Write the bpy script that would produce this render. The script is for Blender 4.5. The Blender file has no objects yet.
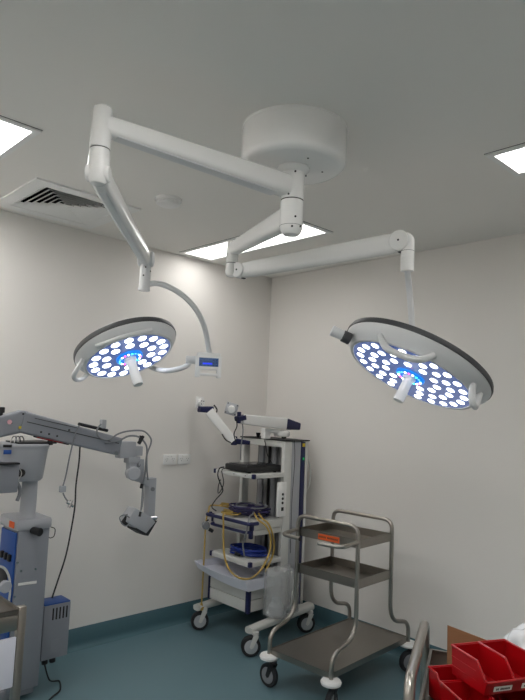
import bpy, bmesh, math, random
from mathutils import Vector, Matrix
random.seed(7)
C = bpy.context.scene.collection
V = Vector
PI = math.pi
H = 2.7
# ------------------------------------------------------------------ camera
CAM = V((-3.58623, -3.67713, 1.57495))
FPX = 604.04
PITCH, ROLL, YAW = 0.0967061, 0.0422413, 0.7622282
cy, sy, cp, sp = math.cos(YAW), math.sin(YAW), math.cos(PITCH), math.sin(PITCH)
fw = V((sy*cp, cy*cp, sp)); r0 = V((cy, -sy, 0)); u0 = r0.cross(fw)
rt = r0*math.cos(ROLL) + u0*math.sin(ROLL); up = -r0*math.sin(ROLL) + u0*math.cos(ROLL)
cd = bpy.data.cameras.new('camera'); cam = bpy.data.objects.new('camera', cd); C.objects.link(cam)
cam.matrix_world = Matrix(((rt.x, up.x, -fw.x, CAM.x), (rt.y, up.y, -fw.y, CAM.y), (rt.z, up.z, -fw.z, CAM.z), (0, 0, 0, 1)))
cd.sensor_fit = 'HORIZONTAL'; cd.sensor_width = 36; cd.lens = FPX*36/525; cd.clip_start = 0.02
bpy.context.scene.camera = cam
# ------------------------------------------------------------------ light and exposure
PANEL_E = 4.3          # ceiling panel lights in view
PANEL_UNSEEN_E = 4.9     # unseen panels overhead and behind, the rear two added for more light
LED_E = 2.0            # surgical light lenses
w = bpy.data.worlds.new('world'); bpy.context.scene.world = w; w.use_nodes = True
w.node_tree.nodes['Background'].inputs[0].default_value = (.6, .65, .7, 1)
w.node_tree.nodes['Background'].inputs[1].default_value = 0.02
vs = bpy.context.scene.view_settings
vs.view_transform = 'Standard'; vs.look = 'None'; vs.exposure = 1.66; vs.gamma = 1; vs.use_curve_mapping = False
# measured points: sight line through a photo pixel met with a real plane or at a real distance
def ray(x, y):
    return rt*((x-262.5)/FPX) + up*((350-y)/FPX) + fw
def onz(x, y, z): d = ray(x, y); return CAM + d*((z-CAM.z)/d.z)
def onx(x, y, X): d = ray(x, y); return CAM + d*((X-CAM.x)/d.x)
def ony(x, y, Y): d = ray(x, y); return CAM + d*((Y-CAM.y)/d.y)
def at(x, y, D): return CAM + ray(x, y).normalized()*D

# ------------------------------------------------------------------ materials
def lin(c):
    c /= 255
    return c/12.92 if c <= .04045 else ((c+.055)/1.055)**2.4
def rgb(r, g, b): return (lin(r), lin(g), lin(b), 1)
MATS = {}
def mat(name, col, rough=.5, metal=0, emit=None, es=0, noise=0, nscale=20, bump=0, bscale=200, trans=0, alpha=1, coat=0, stretch=None, ior=1.45):
    if name in MATS: return MATS[name]
    m = bpy.data.materials.new(name); m.use_nodes = True
    nt = m.node_tree; b = nt.nodes['Principled BSDF']
    b.inputs['Base Color'].default_value = col
    b.inputs['Roughness'].default_value = rough
    b.inputs['Metallic'].default_value = metal
    b.inputs['IOR'].default_value = ior
    if coat: b.inputs['Coat Weight'].default_value = coat
    if trans: b.inputs['Transmission Weight'].default_value = trans
    if alpha < 1: b.inputs['Alpha'].default_value = alpha
    if emit:
        b.inputs['Emission Color'].default_value = emit; b.inputs['Emission Strength'].default_value = es
    if noise or bump or stretch:
        tc = nt.nodes.new('ShaderNodeTexCoord'); mp = nt.nodes.new('ShaderNodeMapping')
        nt.links.new(tc.outputs['Object'], mp.inputs[0])
        if stretch: mp.inputs['Scale'].default_value = stretch
    if noise:
        n = nt.nodes.new('ShaderNodeTexNoise'); n.inputs['Scale'].default_value = nscale; n.inputs['Detail'].default_value = 5
        nt.links.new(mp.outputs[0], n.inputs['Vector'])
        mr = nt.nodes.new('ShaderNodeMapRange'); mr.inputs['To Min'].default_value = 1-noise; mr.inputs['To Max'].default_value = 1+noise
        nt.links.new(n.outputs[0], mr.inputs[0])
        mx = nt.nodes.new('ShaderNodeMix'); mx.data_type = 'RGBA'; mx.blend_type = 'MULTIPLY'; mx.inputs[0].default_value = 1
        mx.inputs[6].default_value = col; nt.links.new(mr.outputs[0], mx.inputs[7]); nt.links.new(mx.outputs[2], b.inputs['Base Color'])
        mr2 = nt.nodes.new('ShaderNodeMapRange'); mr2.inputs['To Min'].default_value = max(0, rough-.02-noise); mr2.inputs['To Max'].default_value = min(1, rough+.02+noise)
        nt.links.new(n.outputs[0], mr2.inputs[0]); nt.links.new(mr2.outputs[0], b.inputs['Roughness'])
    if bump:
        n2 = nt.nodes.new('ShaderNodeTexNoise'); n2.inputs['Scale'].default_value = bscale
        nt.links.new(mp.outputs[0], n2.inputs['Vector'])
        bp = nt.nodes.new('ShaderNodeBump'); bp.inputs['Strength'].default_value = bump; bp.inputs['Distance'].default_value = .002
        nt.links.new(n2.outputs[0], bp.inputs['Height']); nt.links.new(bp.outputs[0], b.inputs['Normal'])
    MATS[name] = m
    return m
M_wall = mat('wall paint', rgb(237, 233, 228), .75, noise=.012, nscale=1.5, bump=.15, bscale=160)
M_ceil = mat('ceiling paint', rgb(240, 237, 232), .8, noise=.012, nscale=1.2, bump=.1, bscale=140)
M_floor = mat('blue vinyl floor', rgb(100, 128, 136), .38, noise=.05, nscale=60, bump=.08, bscale=300)
M_base = mat('blue vinyl coved skirting', rgb(76, 108, 117), .4, noise=.04, nscale=40)
M_white = mat('white enamel', rgb(246, 245, 243), .25, noise=.003, nscale=8)
M_whitematt = mat('white plastic', rgb(240, 239, 237), .5, noise=.01, nscale=8)
M_trim = mat('white trim', rgb(240, 240, 238), .5, noise=.01, nscale=8)
M_seam = mat('dark seam', rgb(45, 45, 46), .6, noise=.05)
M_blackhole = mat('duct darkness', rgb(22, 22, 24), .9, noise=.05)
M_panel = mat('lit diffuser', rgb(250, 250, 250), .6, emit=(1, .985, .97, 1), es=PANEL_E, noise=.002)
M_panelr = mat('lit diffuser unseen', rgb(250, 250, 250), .6, emit=(1, .985, .965, 1), es=PANEL_UNSEEN_E, noise=.002)
M_panelm = mat('lit diffuser near wall', rgb(250, 250, 250), .6, emit=(1, .985, .965, 1), es=PANEL_E*.5, noise=.002)
M_rim = mat('dark grey rubber rim', rgb(72, 73, 75), .45, noise=.04)
M_bezel = mat('light grey lamp shell', rgb(222, 223, 224), .35, noise=.01, nscale=8)
M_glass = mat('blue lit lamp face', rgb(92, 108, 158), .2, emit=rgb(96, 116, 172), es=.2, noise=.05, nscale=12, coat=.6)
M_led = mat('led lens', rgb(245, 248, 255), .3, emit=(.93, .965, 1, 1), es=LED_E, noise=.002)
M_cyan = mat('cyan lit ring', rgb(30, 110, 190), .3, emit=rgb(20, 120, 215), es=.3, noise=.05)
M_ledblue = mat('small blue led', rgb(90, 160, 255), .3, emit=rgb(60, 120, 255), es=1.6, noise=.01)
M_ledred = mat('small pink led', rgb(255, 100, 170), .3, emit=rgb(255, 70, 140), es=1.3, noise=.01)
M_ledcyan = mat('small cyan led', rgb(90, 255, 230), .3, emit=rgb(60, 240, 220), es=1.3, noise=.01)
M_steel = mat('brushed stainless steel', rgb(168, 163, 156), .32, 1, noise=.06, nscale=6, stretch=(1, 14, 14))
M_sheet = mat('stainless sheet', rgb(150, 145, 138), .36, 1, noise=.06, nscale=5, stretch=(1, 10, 1))
M_chrome = mat('chromed metal', rgb(210, 210, 210), .15, 1, noise=.02)
M_grey = mat('grey equipment paint', rgb(140, 143, 150), .45, noise=.025, nscale=14)
M_greylt = mat('pale grey equipment paint', rgb(172, 174, 179), .45, noise=.02, nscale=14)
M_blue = mat('blue equipment panel', rgb(34, 78, 150), .4, noise=.04)
M_navy = mat('navy plastic', rgb(28, 32, 76), .45, noise=.04)
M_black = mat('black plastic', rgb(28, 28, 30), .45, noise=.05)
M_rubber = mat('black rubber', rgb(36, 37, 40), .7, noise=.05)
M_screen = mat('dark glossy surface', rgb(44, 46, 50), .22, noise=.03)
M_towergrey = mat('grey column extrusion', rgb(150, 151, 152), .4, .2, noise=.02)
M_towerwht = mat('off white cart paint', rgb(212, 212, 208), .4, noise=.015)
M_hub = mat('grey wheel cover', rgb(176, 180, 184), .45, noise=.03)
M_tray = mat('lavender white plastic', rgb(226, 227, 238), .4, noise=.015)
M_tan = mat('tan rubber hose', rgb(188, 158, 84), .45, noise=.06)
M_purple = mat('purple cable sheath', rgb(50, 46, 88), .5, noise=.05)
M_royal = mat('royal blue cable', rgb(26, 52, 140), .45, noise=.05)
M_cgrey = mat('grey cable sheath', rgb(128, 130, 134), .5, noise=.05)
M_cwhite = mat('white cable sheath', rgb(212, 212, 208), .5, noise=.03)
M_acryl = mat('clear plastic', rgb(226, 228, 228), .12, alpha=.30, noise=.01)
M_red = mat('red moulded plastic', rgb(168, 8, 18), .3, noise=.03, nscale=10, coat=.2)
M_card = mat('brown cardboard', rgb(150, 108, 76), .85, noise=.06, nscale=30)
M_bag = mat('white plastic film', rgb(232, 234, 238), .22, noise=.02, coat=.4)
M_orange = mat('orange sticker', rgb(232, 100, 42), .55, noise=.03)
M_yellow = mat('yellow sticker', rgb(214, 186, 40), .55, noise=.03)
M_green = mat('green lamp', rgb(30, 170, 90), .4, emit=rgb(20, 190, 90), es=.3, noise=.01)
M_ink = mat('dark print', rgb(50, 42, 40), .6, noise=.03)
M_paper = mat('white label', rgb(232, 230, 226), .6, noise=.02)
M_lcd = mat('blue lit display', rgb(62, 84, 116), .25, emit=rgb(60, 84, 120), es=.16, noise=.08, nscale=90)
M_lcdbar = mat('bright blue display bar', rgb(30, 50, 200), .3, emit=rgb(40, 60, 230), es=.35, noise=.03)
M_lcddark = mat('dark display keys', rgb(34, 48, 84), .3, emit=rgb(34, 48, 84), es=.2, noise=.03)
M_pink = mat('pink sticker', rgb(224, 170, 178), .6, noise=.03)
M_smoke = mat('frosted white acrylic', rgb(196, 200, 206), .35, alpha=.6, noise=.02)

# ------------------------------------------------------------------ mesh building
def basis(z, x=None):
    z = z.normalized()
    if x is None: x = V((1, 0, 0)) if abs(z.x) < .9 else V((0, 1, 0))
    y = z.cross(x).normalized(); x = y.cross(z)
    return Matrix(((x.x, y.x, z.x, 0), (x.y, y.y, z.y, 0), (x.z, y.z, z.z, 0), (0, 0, 0, 1)))
def TR(p, m=None):
    return Matrix.Translation(V(p)) @ (m if m is not None else Matrix.Identity(4))
def RZ(a): return Matrix.Rotation(a, 4, 'Z')
def smooth_path(pts, n=6, closed=False):
    P = [V(p) for p in pts]; out = []
    L = len(P)
    if L < 3: return P
    rng = range(L if closed else L-1)
    for i in rng:
        if closed: a, b, c, d = P[(i-1) % L], P[i], P[(i+1) % L], P[(i+2) % L]
        else: a, b, c, d = P[max(i-1, 0)], P[i], P[i+1], P[min(i+2, L-1)]
        for k in range(n):
            t = k/n
            out.append(.5*((2*b)+(c-a)*t+(2*a-5*b+4*c-d)*t*t+(3*b-a-3*c+d)*t**3))
    if not closed: out.append(P[-1])
    return out
def fillet(pts, r, n=5):
    P = [V(p) for p in pts]; out = [P[0]]
    for i in range(1, len(P)-1):
        a, b, c = P[i-1], P[i], P[i+1]
        d1 = (a-b); d2 = (c-b); rr = min(r, d1.length*.49, d2.length*.49)
        p = b+d1.normalized()*rr; q = b+d2.normalized()*rr
        for k in range(n+1):
            t = k/n; out.append((1-t)**2*p+2*t*(1-t)*b+t*t*q)
    out.append(P[-1]); return out
class MB:
    def __init__(s): s.bm = bmesh.new()
    def _merge(s, other, M=None):
        if M is not None: other.transform(M)
        me = bpy.data.meshes.new('tmp'); other.to_mesh(me); other.free(); s.bm.from_mesh(me); bpy.data.meshes.remove(me); return s
    def box(s, c, size, bev=0, M=None, seg=2):
        b = bmesh.new(); bmesh.ops.create_cube(b, size=1)
        bmesh.ops.scale(b, vec=V(size), verts=b.verts)
        if bev: bmesh.ops.bevel(b, geom=b.edges[:], offset=bev, segments=seg, affect='EDGES', profile=.5)
        bmesh.ops.translate(b, vec=V(c), verts=b.verts)
        return s._merge(b, M)
    def box2(s, a, b, bev=0, M=None):
        a = V(a); b = V(b); return s.box((a+b)/2, [abs(x) for x in (b-a)], bev, M)
    def lathe(s, prof, M=None, seg=32):
        b = bmesh.new(); rings = []
        for (r, z) in prof:
            if r < 1e-6: rings.append([b.verts.new((0, 0, z))])
            else: rings.append([b.verts.new((r*math.cos(2*PI*k/seg), r*math.sin(2*PI*k/seg), z)) for k in range(seg)])
        for A, B in zip(rings, rings[1:]):
            for k in range(seg):
                k2 = (k+1) % seg
                if len(A) == 1 and len(B) == 1: continue
                if len(A) == 1: b.faces.new((A[0], B[k], B[k2]))
                elif len(B) == 1: b.faces.new((A[k], A[k2], B[0]))
                else: b.faces.new((A[k], A[k2], B[k2], B[k]))
        for R_ in (rings[0], rings[-1]):
            if len(R_) > 1: b.faces.new(R_)
        bmesh.ops.recalc_face_normals(b, faces=b.faces)
        return s._merge(b, M)
    def cyl(s, a, b, r, r2=None, seg=20, bev=0):
        a = V(a); b = V(b); L = (b-a).length; r2 = r if r2 is None else r2
        pr = [(r-bev, 0), (r, bev), (r2, L-bev), (r2-bev, L)] if bev else [(r, 0), (r2, L)]
        return s.lathe(pr, TR(a, basis(b-a)), seg)
    def sweep(s, pts, sec, closed=False, upv=None, scale=None):
        # sec: list of 2D points; parallel transport frame (or fixed up)
        P = [V(p) for p in pts]; n = len(P); b = bmesh.new(); rings = []
        T = []
        for i in range(n):
            if closed: t = P[(i+1) % n]-P[i-1]
            else: t = P[min(i+1, n-1)]-P[max(i-1, 0)]
            T.append(t.normalized() if t.length > 1e-9 else V((0, 0, 1)))
        u = upv if upv is not None else (V((0, 0, 1)) if abs(T[0].z) < .9 else V((1, 0, 0)))
        for i in range(n):
            t = T[i]; y = (u-t*u.dot(t))
            if y.length < 1e-5: y = V((1, 0, 0)).cross(t)
            y.normalize(); x = t.cross(y)
            if upv is None: u = y
            k = scale[i] if scale else 1
            kx, ky = (k if isinstance(k, tuple) else (k, k))
            rings.append([b.verts.new(P[i]+x*(q[0]*kx)+y*(q[1]*ky)) for q in sec])
        m = len(sec)
        for i in range(n if closed else n-1):
            A = rings[i]; B = rings[(i+1) % n]
            for k in range(m):
                b.faces.new((A[k], A[(k+1) % m], B[(k+1) % m], B[k]))
        if not closed: b.faces.new(rings[0]); b.faces.new(rings[-1])
        bmesh.ops.recalc_face_normals(b, faces=b.faces)
        return s._merge(b)
    def tube(s, pts, r, seg=10, closed=False):
        return s.sweep(pts, [(r*math.cos(2*PI*k/seg), r*math.sin(2*PI*k/seg)) for k in range(seg)], closed)
    def beam(s, a, b, w0, h0, w1=None, h1=None, rnd=.3, upv=V((0, 0, 1)), extra=()):
        w1 = w1 or w0; h1 = h1 or h0; sec = rrect(1, 1, rnd)
        P = [V(a)]; sc = [(w0, h0)]
        for t, ww, hh in extra: P.append(V(a).lerp(V(b), t)); sc.append((ww, hh))
        P.append(V(b)); sc.append((w1, h1))
        return s.sweep(P, sec, False, upv, sc)
    def prism(s, poly, d, M=None, bev=0):
        b = bmesh.new(); vs_ = [b.verts.new((x, y, 0)) for x, y in poly]; f = b.faces.new(vs_)
        r = bmesh.ops.extrude_face_region(b, geom=[f]); bmesh.ops.translate(b, vec=(0, 0, d), verts=[v for v in r['geom'] if isinstance(v, bmesh.types.BMVert)])
        bmesh.ops.recalc_face_normals(b, faces=b.faces)
        if bev: bmesh.ops.bevel(b, geom=b.edges[:], offset=bev, segments=2, affect='EDGES', profile=.5)
        return s._merge(b, M)
    def build(s, name, m, parent=None, world=False, angle=35):
        if parent is not None and world:
            Mx = parent.matrix_basis.copy()
            if parent.parent is not None: Mx = parent.parent.matrix_basis @ Mx
            s.bm.transform(Mx.inverted())
        me = bpy.data.meshes.new(name); s.bm.to_mesh(me); s.bm.free(); me.materials.append(m)
        for p in me.polygons: p.use_smooth = True
        try: me.set_sharp_from_angle(angle=math.radians(angle))
        except Exception: pass
        o = bpy.data.objects.new(name, me); C.objects.link(o)
        if name in ('screw', 'joint_seam', 'sensor_slot', 'display_key', 'lettering', 'shadow_gap'): o['kind'] = 'stuff'   # too small to pick apart
        if parent is not None: o.parent = parent
        return o
def rrect(w_, h_, r, n=4):
    r *= min(w_, h_); out = []
    for cx, cy_, a0 in ((w_/2-r, h_/2-r, 0), (-w_/2+r, h_/2-r, 90), (-w_/2+r, -h_/2+r, 180), (w_/2-r, -h_/2+r, 270)):
        for k in range(n+1):
            a = math.radians(a0+90*k/n); out.append((cx+r*math.cos(a), cy_+r*math.sin(a)))
    return out
def tag(o, label=None, cat=None, group=None, kind=None):
    if label: o['label'] = label
    if cat: o['category'] = cat
    if group: o['group'] = group
    if kind: o['kind'] = kind
    return o
def thing(name, label, cat, loc=(0, 0, 0), rz=0, group=None):
    o = bpy.data.objects.new(name, None); C.objects.link(o); o.location = loc; o.rotation_euler = (0, 0, rz); o.empty_display_size = .05
    return tag(o, label, cat, group)
def dup(o, parent=None):
    c = o.copy(); C.objects.link(c)
    if parent is not None: c.parent = parent
    for ch in list(o.children): dup(ch, c)
    return c
def cable(pts, r, m, name, parent=None, n=6, seg=8):
    return MB().tube(smooth_path(pts, n), r, seg).build(name, m, parent, world=parent is not None)

# ------------------------------------------------------------------ room shell
X0, Y0 = -4.9, -5.0
def struct(mb, name, m): return tag(mb.build(name, m), kind='structure')
struct(MB().box2((X0-.1, Y0-.1, -.1), (.1, .1, 0)), 'floor', M_floor)
struct(MB().box2((X0-.1, 0, 0), (.1, .1, H)), 'wall_left', M_wall)
struct(MB().box2((0, Y0-.1, 0), (.1, 0, H)), 'wall_right', M_wall)
struct(MB().box2((X0-.1, Y0-.1, 0), (X0, 0, H)), 'wall_rear', M_wall)
struct(MB().box2((X0, Y0-.1, 0), (0, Y0, H)), 'wall_near', M_wall)
# ceiling: real openings for the lights and the air diffuser
PL = [(-2.90, -1.24), (-1.03, -1.275), (-1.20, -3.71), (-2.90, -3.70), (-4.55, -1.24), (-4.55, -3.70)]      # low corners of the 0.3 x 1.2 m panels
VX0, VX1, VY0, VY1 = -2.385, -1.765, -.70, -.09
holes = [(x+.01, x+.29, y+.01, y+1.19) for x, y in PL] + [(VX0+.02, VX1-.02, VY0+.02, VY1-.02)]
xs = sorted({X0-.1, .1} | {h[0] for h in holes} | {h[1] for h in holes}); ys = sorted({Y0-.1, .1} | {h[2] for h in holes} | {h[3] for h in holes})
bm = bmesh.new(); vg = {}
def gv(x, y):
    if (x, y) not in vg: vg[(x, y)] = bm.verts.new((x, y, H))
    return vg[(x, y)]
for i in range(len(xs)-1):
    for j in range(len(ys)-1):
        mx, my = (xs[i]+xs[i+1])/2, (ys[j]+ys[j+1])/2
        if any(h[0] < mx < h[1] and h[2] < my < h[3] for h in holes): continue
        bm.faces.new([gv(xs[i], ys[j]), gv(xs[i+1], ys[j]), gv(xs[i+1], ys[j+1]), gv(xs[i], ys[j+1])])
r_ = bmesh.ops.extrude_face_region(bm, geom=bm.faces[:]); bmesh.ops.translate(bm, vec=(0, 0, .1), verts=[v for v in r_['geom'] if isinstance(v, bmesh.types.BMVert)])
bmesh.ops.recalc_face_normals(bm, faces=bm.faces)
mb = MB(); mb.bm.free(); mb.bm = bm; struct(mb, 'ceiling', M_ceil)
struct(MB().box2((X0-.1, Y0-.1, H+.22), (.1, .1, H+.3)), 'ceiling_void_lid', M_ceil)  # unseen lid closing the void above the ceiling openings
# coved skirting: profile in (out from wall, z)
prof = [(0, 0), (.035, 0), (.022, .004), (.012, .012), (.006, .024), (.004, .04), (.004, .128), (.002, .131), (0, .131)]
def skirting(name, length, M): struct(MB().prism([(a, b) for a, b in prof], length, M), name, M_base)
skirting('baseboard_left', -X0, Matrix(((0, 0, -1, 0), (-1, 0, 0, 0), (0, 1, 0, 0), (0, 0, 0, 1))))
skirting('baseboard_right', -Y0, Matrix(((-1, 0, 0, 0), (0, 0, -1, 0), (0, 1, 0, 0), (0, 0, 0, 1))))

# ------------------------------------------------------------------ ceiling fittings
LL = ['white recessed panel light cut off by the left edge of the photo', 'white recessed panel light partly hidden behind the arms of the surgical lights',
      'white recessed panel light at the right edge above the right wall', 'white recessed panel light straight above the camera, outside the photo',
      'unseen white panel light added over the left rear of the room for more light, outside the photo', 'unseen white panel light added in the far rear corner for more light, outside the photo']  # last two are unseen fittings, added to light the room from behind
for (x, y), lb in zip(PL, LL):
    t = thing('ceiling_light', lb, 'ceiling light', (x+.15, y+.6, H), 0, 'recessed ceiling panel lights')
    f = MB(); F = .028; z0, z1 = -.008, .03
    f.box2((-.152, -.602, z0), (-.152+F, .602, z1)); f.box2((.152-F, -.602, z0), (.152, .602, z1))
    f.box2((-.152+F, -.602, z0), (.152-F, -.602+F, z1)); f.box2((-.152+F, .602-F, z0), (.152-F, .602, z1))
    f.build('frame', M_trim, t)
    s = MB(); e = .155
    [s.box2((x_a, y_a, -.0015), (x_b, y_b, -.0002)) for x_a, y_a, x_b, y_b in ((-e, -.605, -.1515, .605), (.1515, -.605, e, .605), (-.1515, -.605, .1515, -.6015), (-.1515, .6015, .1515, .605))]; s.build('shadow_gap', M_seam, t)
    MB().box2((-.152+F, -.602+F, .020), (.152-F, .602-F, .026)).build('diffuser', M_panelm if x > -1.3 else M_panelr if (x < -4 or (x < -2.8 and y < -3)) else M_panel, t)
t = thing('air_vent', 'square white four-way ceiling air diffuser with dark louvre slots above the left wall', 'air vent', ((VX0+VX1)/2, (VY0+VY1)/2, H))
hw = (VX1-VX0)/2; hh = (VY1-VY0)/2
f = MB(); B = .075
f.box2((-hw, -hh, -.01), (-hw+B, hh, .01)); f.box2((hw-B, -hh, -.01), (hw, hh, .01)); f.box2((-hw+B, -hh, -.01), (hw-B, -hh+B, .01)); f.box2((-hw+B, hh-B, -.01), (hw-B, hh, .01))
f.build('frame', M_trim, t)
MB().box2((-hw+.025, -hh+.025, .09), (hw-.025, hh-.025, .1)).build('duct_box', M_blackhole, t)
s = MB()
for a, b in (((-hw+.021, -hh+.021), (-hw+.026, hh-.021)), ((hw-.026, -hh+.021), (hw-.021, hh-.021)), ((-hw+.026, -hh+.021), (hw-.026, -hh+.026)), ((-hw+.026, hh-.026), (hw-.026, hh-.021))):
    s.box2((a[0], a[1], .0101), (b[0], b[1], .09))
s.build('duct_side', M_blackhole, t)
MB().box2((-hw-.003, -hh-.003, -.0012), (hw+.003, hh+.003, -.0002)).bm.free()
NR = 7; inner = hw-B
for k in range(NR):
    ro = inner-.002-k*(inner-.01)/NR; ri = ro-.038          # blade: bottom edge out, top edge in
    if ri < .004: ri = .004
    for q in range(4):
        b = bmesh.new()
        th = .0022
        vs_ = [b.verts.new(p) for p in ((-ro, -ro, -.009), (ro, -ro, -.009), (ri, -ri, .016), (-ri, -ri, .016), (-ro+th, -ro+th, -.009), (ro-th, -ro+th, -.009), (ri-th*.5, -ri+th*1.6, .016), (-ri+th*.5, -ri+th*1.6, .016))]
        for fc in ((0, 1, 2, 3), (7, 6, 5, 4), (0, 4, 5, 1), (3, 2, 6, 7), (0, 3, 7, 4), (1, 5, 6, 2)): b.faces.new([vs_[i] for i in fc])
        bmesh.ops.recalc_face_normals(b, faces=b.faces)
        m_ = MB(); m_._merge(b, RZ(q*PI/2)); m_.build('louvre_blade', M_trim, t)
d = onz(168.5, 199, H)
t = thing('smoke_detector', 'small round white smoke detector on the ceiling between the vent and the long arm', 'smoke detector', (d.x, d.y, H))
MB().lathe([(.074, 0), (.074, -.012), (.07, -.016), (.05, -.018)], seg=40).build('base', M_white, t)
MB().lathe([(.062, -.016), (.064, -.022), (.058, -.034), (.04, -.042), (0, -.044)], seg=40).build('cover', M_whitematt, t)
m_ = MB()
for k in range(16):
    a = k*PI/8; m_.box((.0625*math.cos(a), .0625*math.sin(a), -.026), (.004, .012, .006), 0, None) if False else m_.box((.0625, 0, -.0265), (.004, .013, .006), 0, RZ(a))
m_.build('sensor_slot', M_trim, t)

# ------------------------------------------------------------------ surgical lights
SX, SY = -1.896, -2.042
t = thing('ceiling_mount', 'big round white ceiling drum with central spindle carrying both surgical lights', 'ceiling mount', (SX, SY, H))
MB().lathe([(.214, 0), (.214, -.004), (.211, -.008), (.211, -.128), (.207, -.143), (.196, -.155), (.18, -.159), (0, -.159)], seg=96).build('drum_cover', M_white, t)
MB().lathe([(.066, -.159), (.066, -.165), (.056, -.176), (.046, -.180), (.046, -.20)], seg=48).build('spindle_flange', M_white, t)
m_ = MB()
for k in range(5): m_.cyl((.05*math.cos(k*1.256+.3), .05*math.sin(k*1.256+.3), -.19), (.054*math.cos(k*1.256+.3), .054*math.sin(k*1.256+.3), -.19), .004, seg=10)
for a in (-1.9, -.6, .8, 2.4): m_.cyl((.12*math.cos(a), .12*math.sin(a), -.1585), (.12*math.cos(a), .12*math.sin(a), -.161), .004, seg=10)
m_.build('screw', M_seam, t)
def ring_seam(mb, x, y, z, r, h=.002): mb.lathe([(r, 0), (r, h)], TR((x, y, z)), 40)
SH = .0465
def shaft_part(name, z0, z1, parent, base_round=False):
    p = [(SH-.003, z1), (SH, z1-.003), (SH, z0+.003), (SH-.003, z0)] if not base_round else [(SH-.002, z1), (SH, z1-.002), (SH, z0+.03), (SH-.006, z0+.012), (SH-.016, z0+.002), (0, z0)]
    return MB().lathe(p, TR((SX, SY, 0)), 48).build(name, M_white, parent, world=True)

def disc_frame(c, n):
    n = V(n).normalized(); z = -n; x = n.cross(V((0, 0, 1))).normalized()
    return TR(c, basis(z, x))
def disc_angle(Md, px, py):
    n = Md.to_3x3() @ V((0, 0, 1)); c = Md.translation; d_ = ray(px, py)
    p = CAM + d_*((c-CAM).dot(n)/d_.dot(n)); q = Md.inverted() @ p
    return math.atan2(q.y, q.x)
def lamp_head(root, Md, R, rings, led_r, handles, post_len):
    """head in disc frame: z=0 glass plane, +z towards the back"""
    D_ = .042*R/.3+.012
    g = .815*R
    def put(o): o.matrix_basis = root.matrix_basis.inverted() @ Md; o.parent = root; return o
    head = put(MB().lathe([(g, .004), (g+.002, -.001), (g+.012*R/.3, 0), (R*.93, D_*.45), (R*.975, D_*.75), (R*.99, D_), (R*.985, D_+.003), (0, D_+.003)], seg=96).build('lamp_head', M_bezel))
    def sub(mb, name, m, lb=None):
        o = mb.build(name, m); o.parent = head
        if lb: o['label'] = lb
        return o
    sub(MB().lathe([(R*.975, D_), (R*1.0, D_+.002), (R*1.003, D_+.012), (R*.99, D_+.026), (R*.95, D_+.03)], seg=96), 'rim_band', M_rim, 'dark grey band round the back edge')
    sub(MB().lathe([(R*.955, D_+.028), (R*.9, D_+.04), (R*.7, D_+.052), (R*.3, D_+.058), (0, D_+.06)], seg=72), 'back_cover', M_bezel)
    sub(MB().lathe([(g+.001, .006), (g+.001, .002), (0, .002)], seg=72), 'face_plate', M_glass, 'blue lit front plate')
    cr = .195*R*(1 if R > .3 else 1.33)
    lens = None
    for rr, n_, ph in rings:
        for k in range(n_):
            a = ph+2*PI*k/n_
            if lens is None: lens = sub(MB().lathe([(led_r, .003), (led_r*.98, .0005), (led_r*.8, -.0015), (0, -.0025)], seg=20), 'led_lens', M_led)
            else: lens = lens.copy(); C.objects.link(lens)
            lens.location = (rr*R*math.cos(a), rr*R*math.sin(a), 0)
    sub(MB().lathe([(cr, .003), (cr, -.006), (cr*.93, -.009), (cr*.62, -.010), (cr*.55, -.006), (cr*.55, .003)], seg=48), 'centre_ring', M_cyan, 'cyan lit ring round the handle')
    mset = [M_led, M_ledblue, M_ledblue, M_ledcyan, M_led, M_ledred]
    for k in range(18):
        a = 2*PI*k/18; sub(MB().lathe([(cr*.085, -.009), (cr*.07, -.0125), (0, -.0135)], TR((cr*.78*math.cos(a), cr*.78*math.sin(a), 0)), 10), 'small_led', mset[(k*5) % 6])
    # sterile handle post
    sub(MB().lathe([(.031, .003), (.031, -.012), (.029, -.02), (.025, -.024)], seg=32), 'handle_socket', M_white)
    sub(MB().lathe([(.0245, -.02), (.0245, -.034), (.022, -.038), (.0245, -post_len+.006), (.022, -post_len), (0, -post_len)], seg=28), 'handle_post', M_white, 'white central grip')
    for a, span, out, rad in handles:
        P = []
        for k in range(17):
            s_ = k/16*2-1; aa = a+s_*span; rr = R*.90+rad*(1-s_*s_)
            P.append(V((rr*math.cos(aa), rr*math.sin(aa), D_*.35-(out+D_*.35)*(1-abs(s_)**3.2))))
        sub(MB().tube(P, (.016 if a > 10 else .0145) if R > .3 else .0105, 12), 'side_handle', M_bezel)
    return head

# --- light with the smaller head (left)
zs_top = 2.515
L1 = thing('surgical_light', 'smaller round surgical light on the left-hand arm, control panel on its yoke', 'surgical light', (SX, SY, 2.41), 0, 'ceiling surgical lights')
E1 = onz(101.5, 128, 2.478)
shaft_part('spindle_collar', 2.408, 2.513, L1)
m_ = MB(); dirv = (V((E1.x, E1.y, 2.462))-V((SX, SY, 2.462))); dn = dirv.normalized()
m_.beam(V((SX, SY, 2.462))+dn*.02, V((E1.x, E1.y, 2.489))-dn*.01, .075, .086, .06, .064, .28)
m_.build('extension_arm', M_white, L1, world=True)
MB().beam(V((SX, SY, 2.418))+dn*.09, V((E1.x, E1.y, 2.456))-dn*.05, .05, .008, .042, .006, .3).build('arm_underside_cover', M_bezel, L1, world=True)
zt, zb = 2.552, 2.405
MB().lathe([(0, zt), (.024, zt-.001), (.031, zt-.008), (.032, zt-.014), (.034, zb+.002), (.032, zb)], TR((E1.x, E1.y, 0)), 40).build('elbow_tube', M_white, L1, world=True)
s = MB(); s.lathe([(.0325, 0), (.0325, .003)], TR((E1.x, E1.y, zb-.003)), 40)
s.build('joint_seam', M_seam, L1, world=True)
S1 = at(146, 259, 2.97)                    # end of the spring arm
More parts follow.
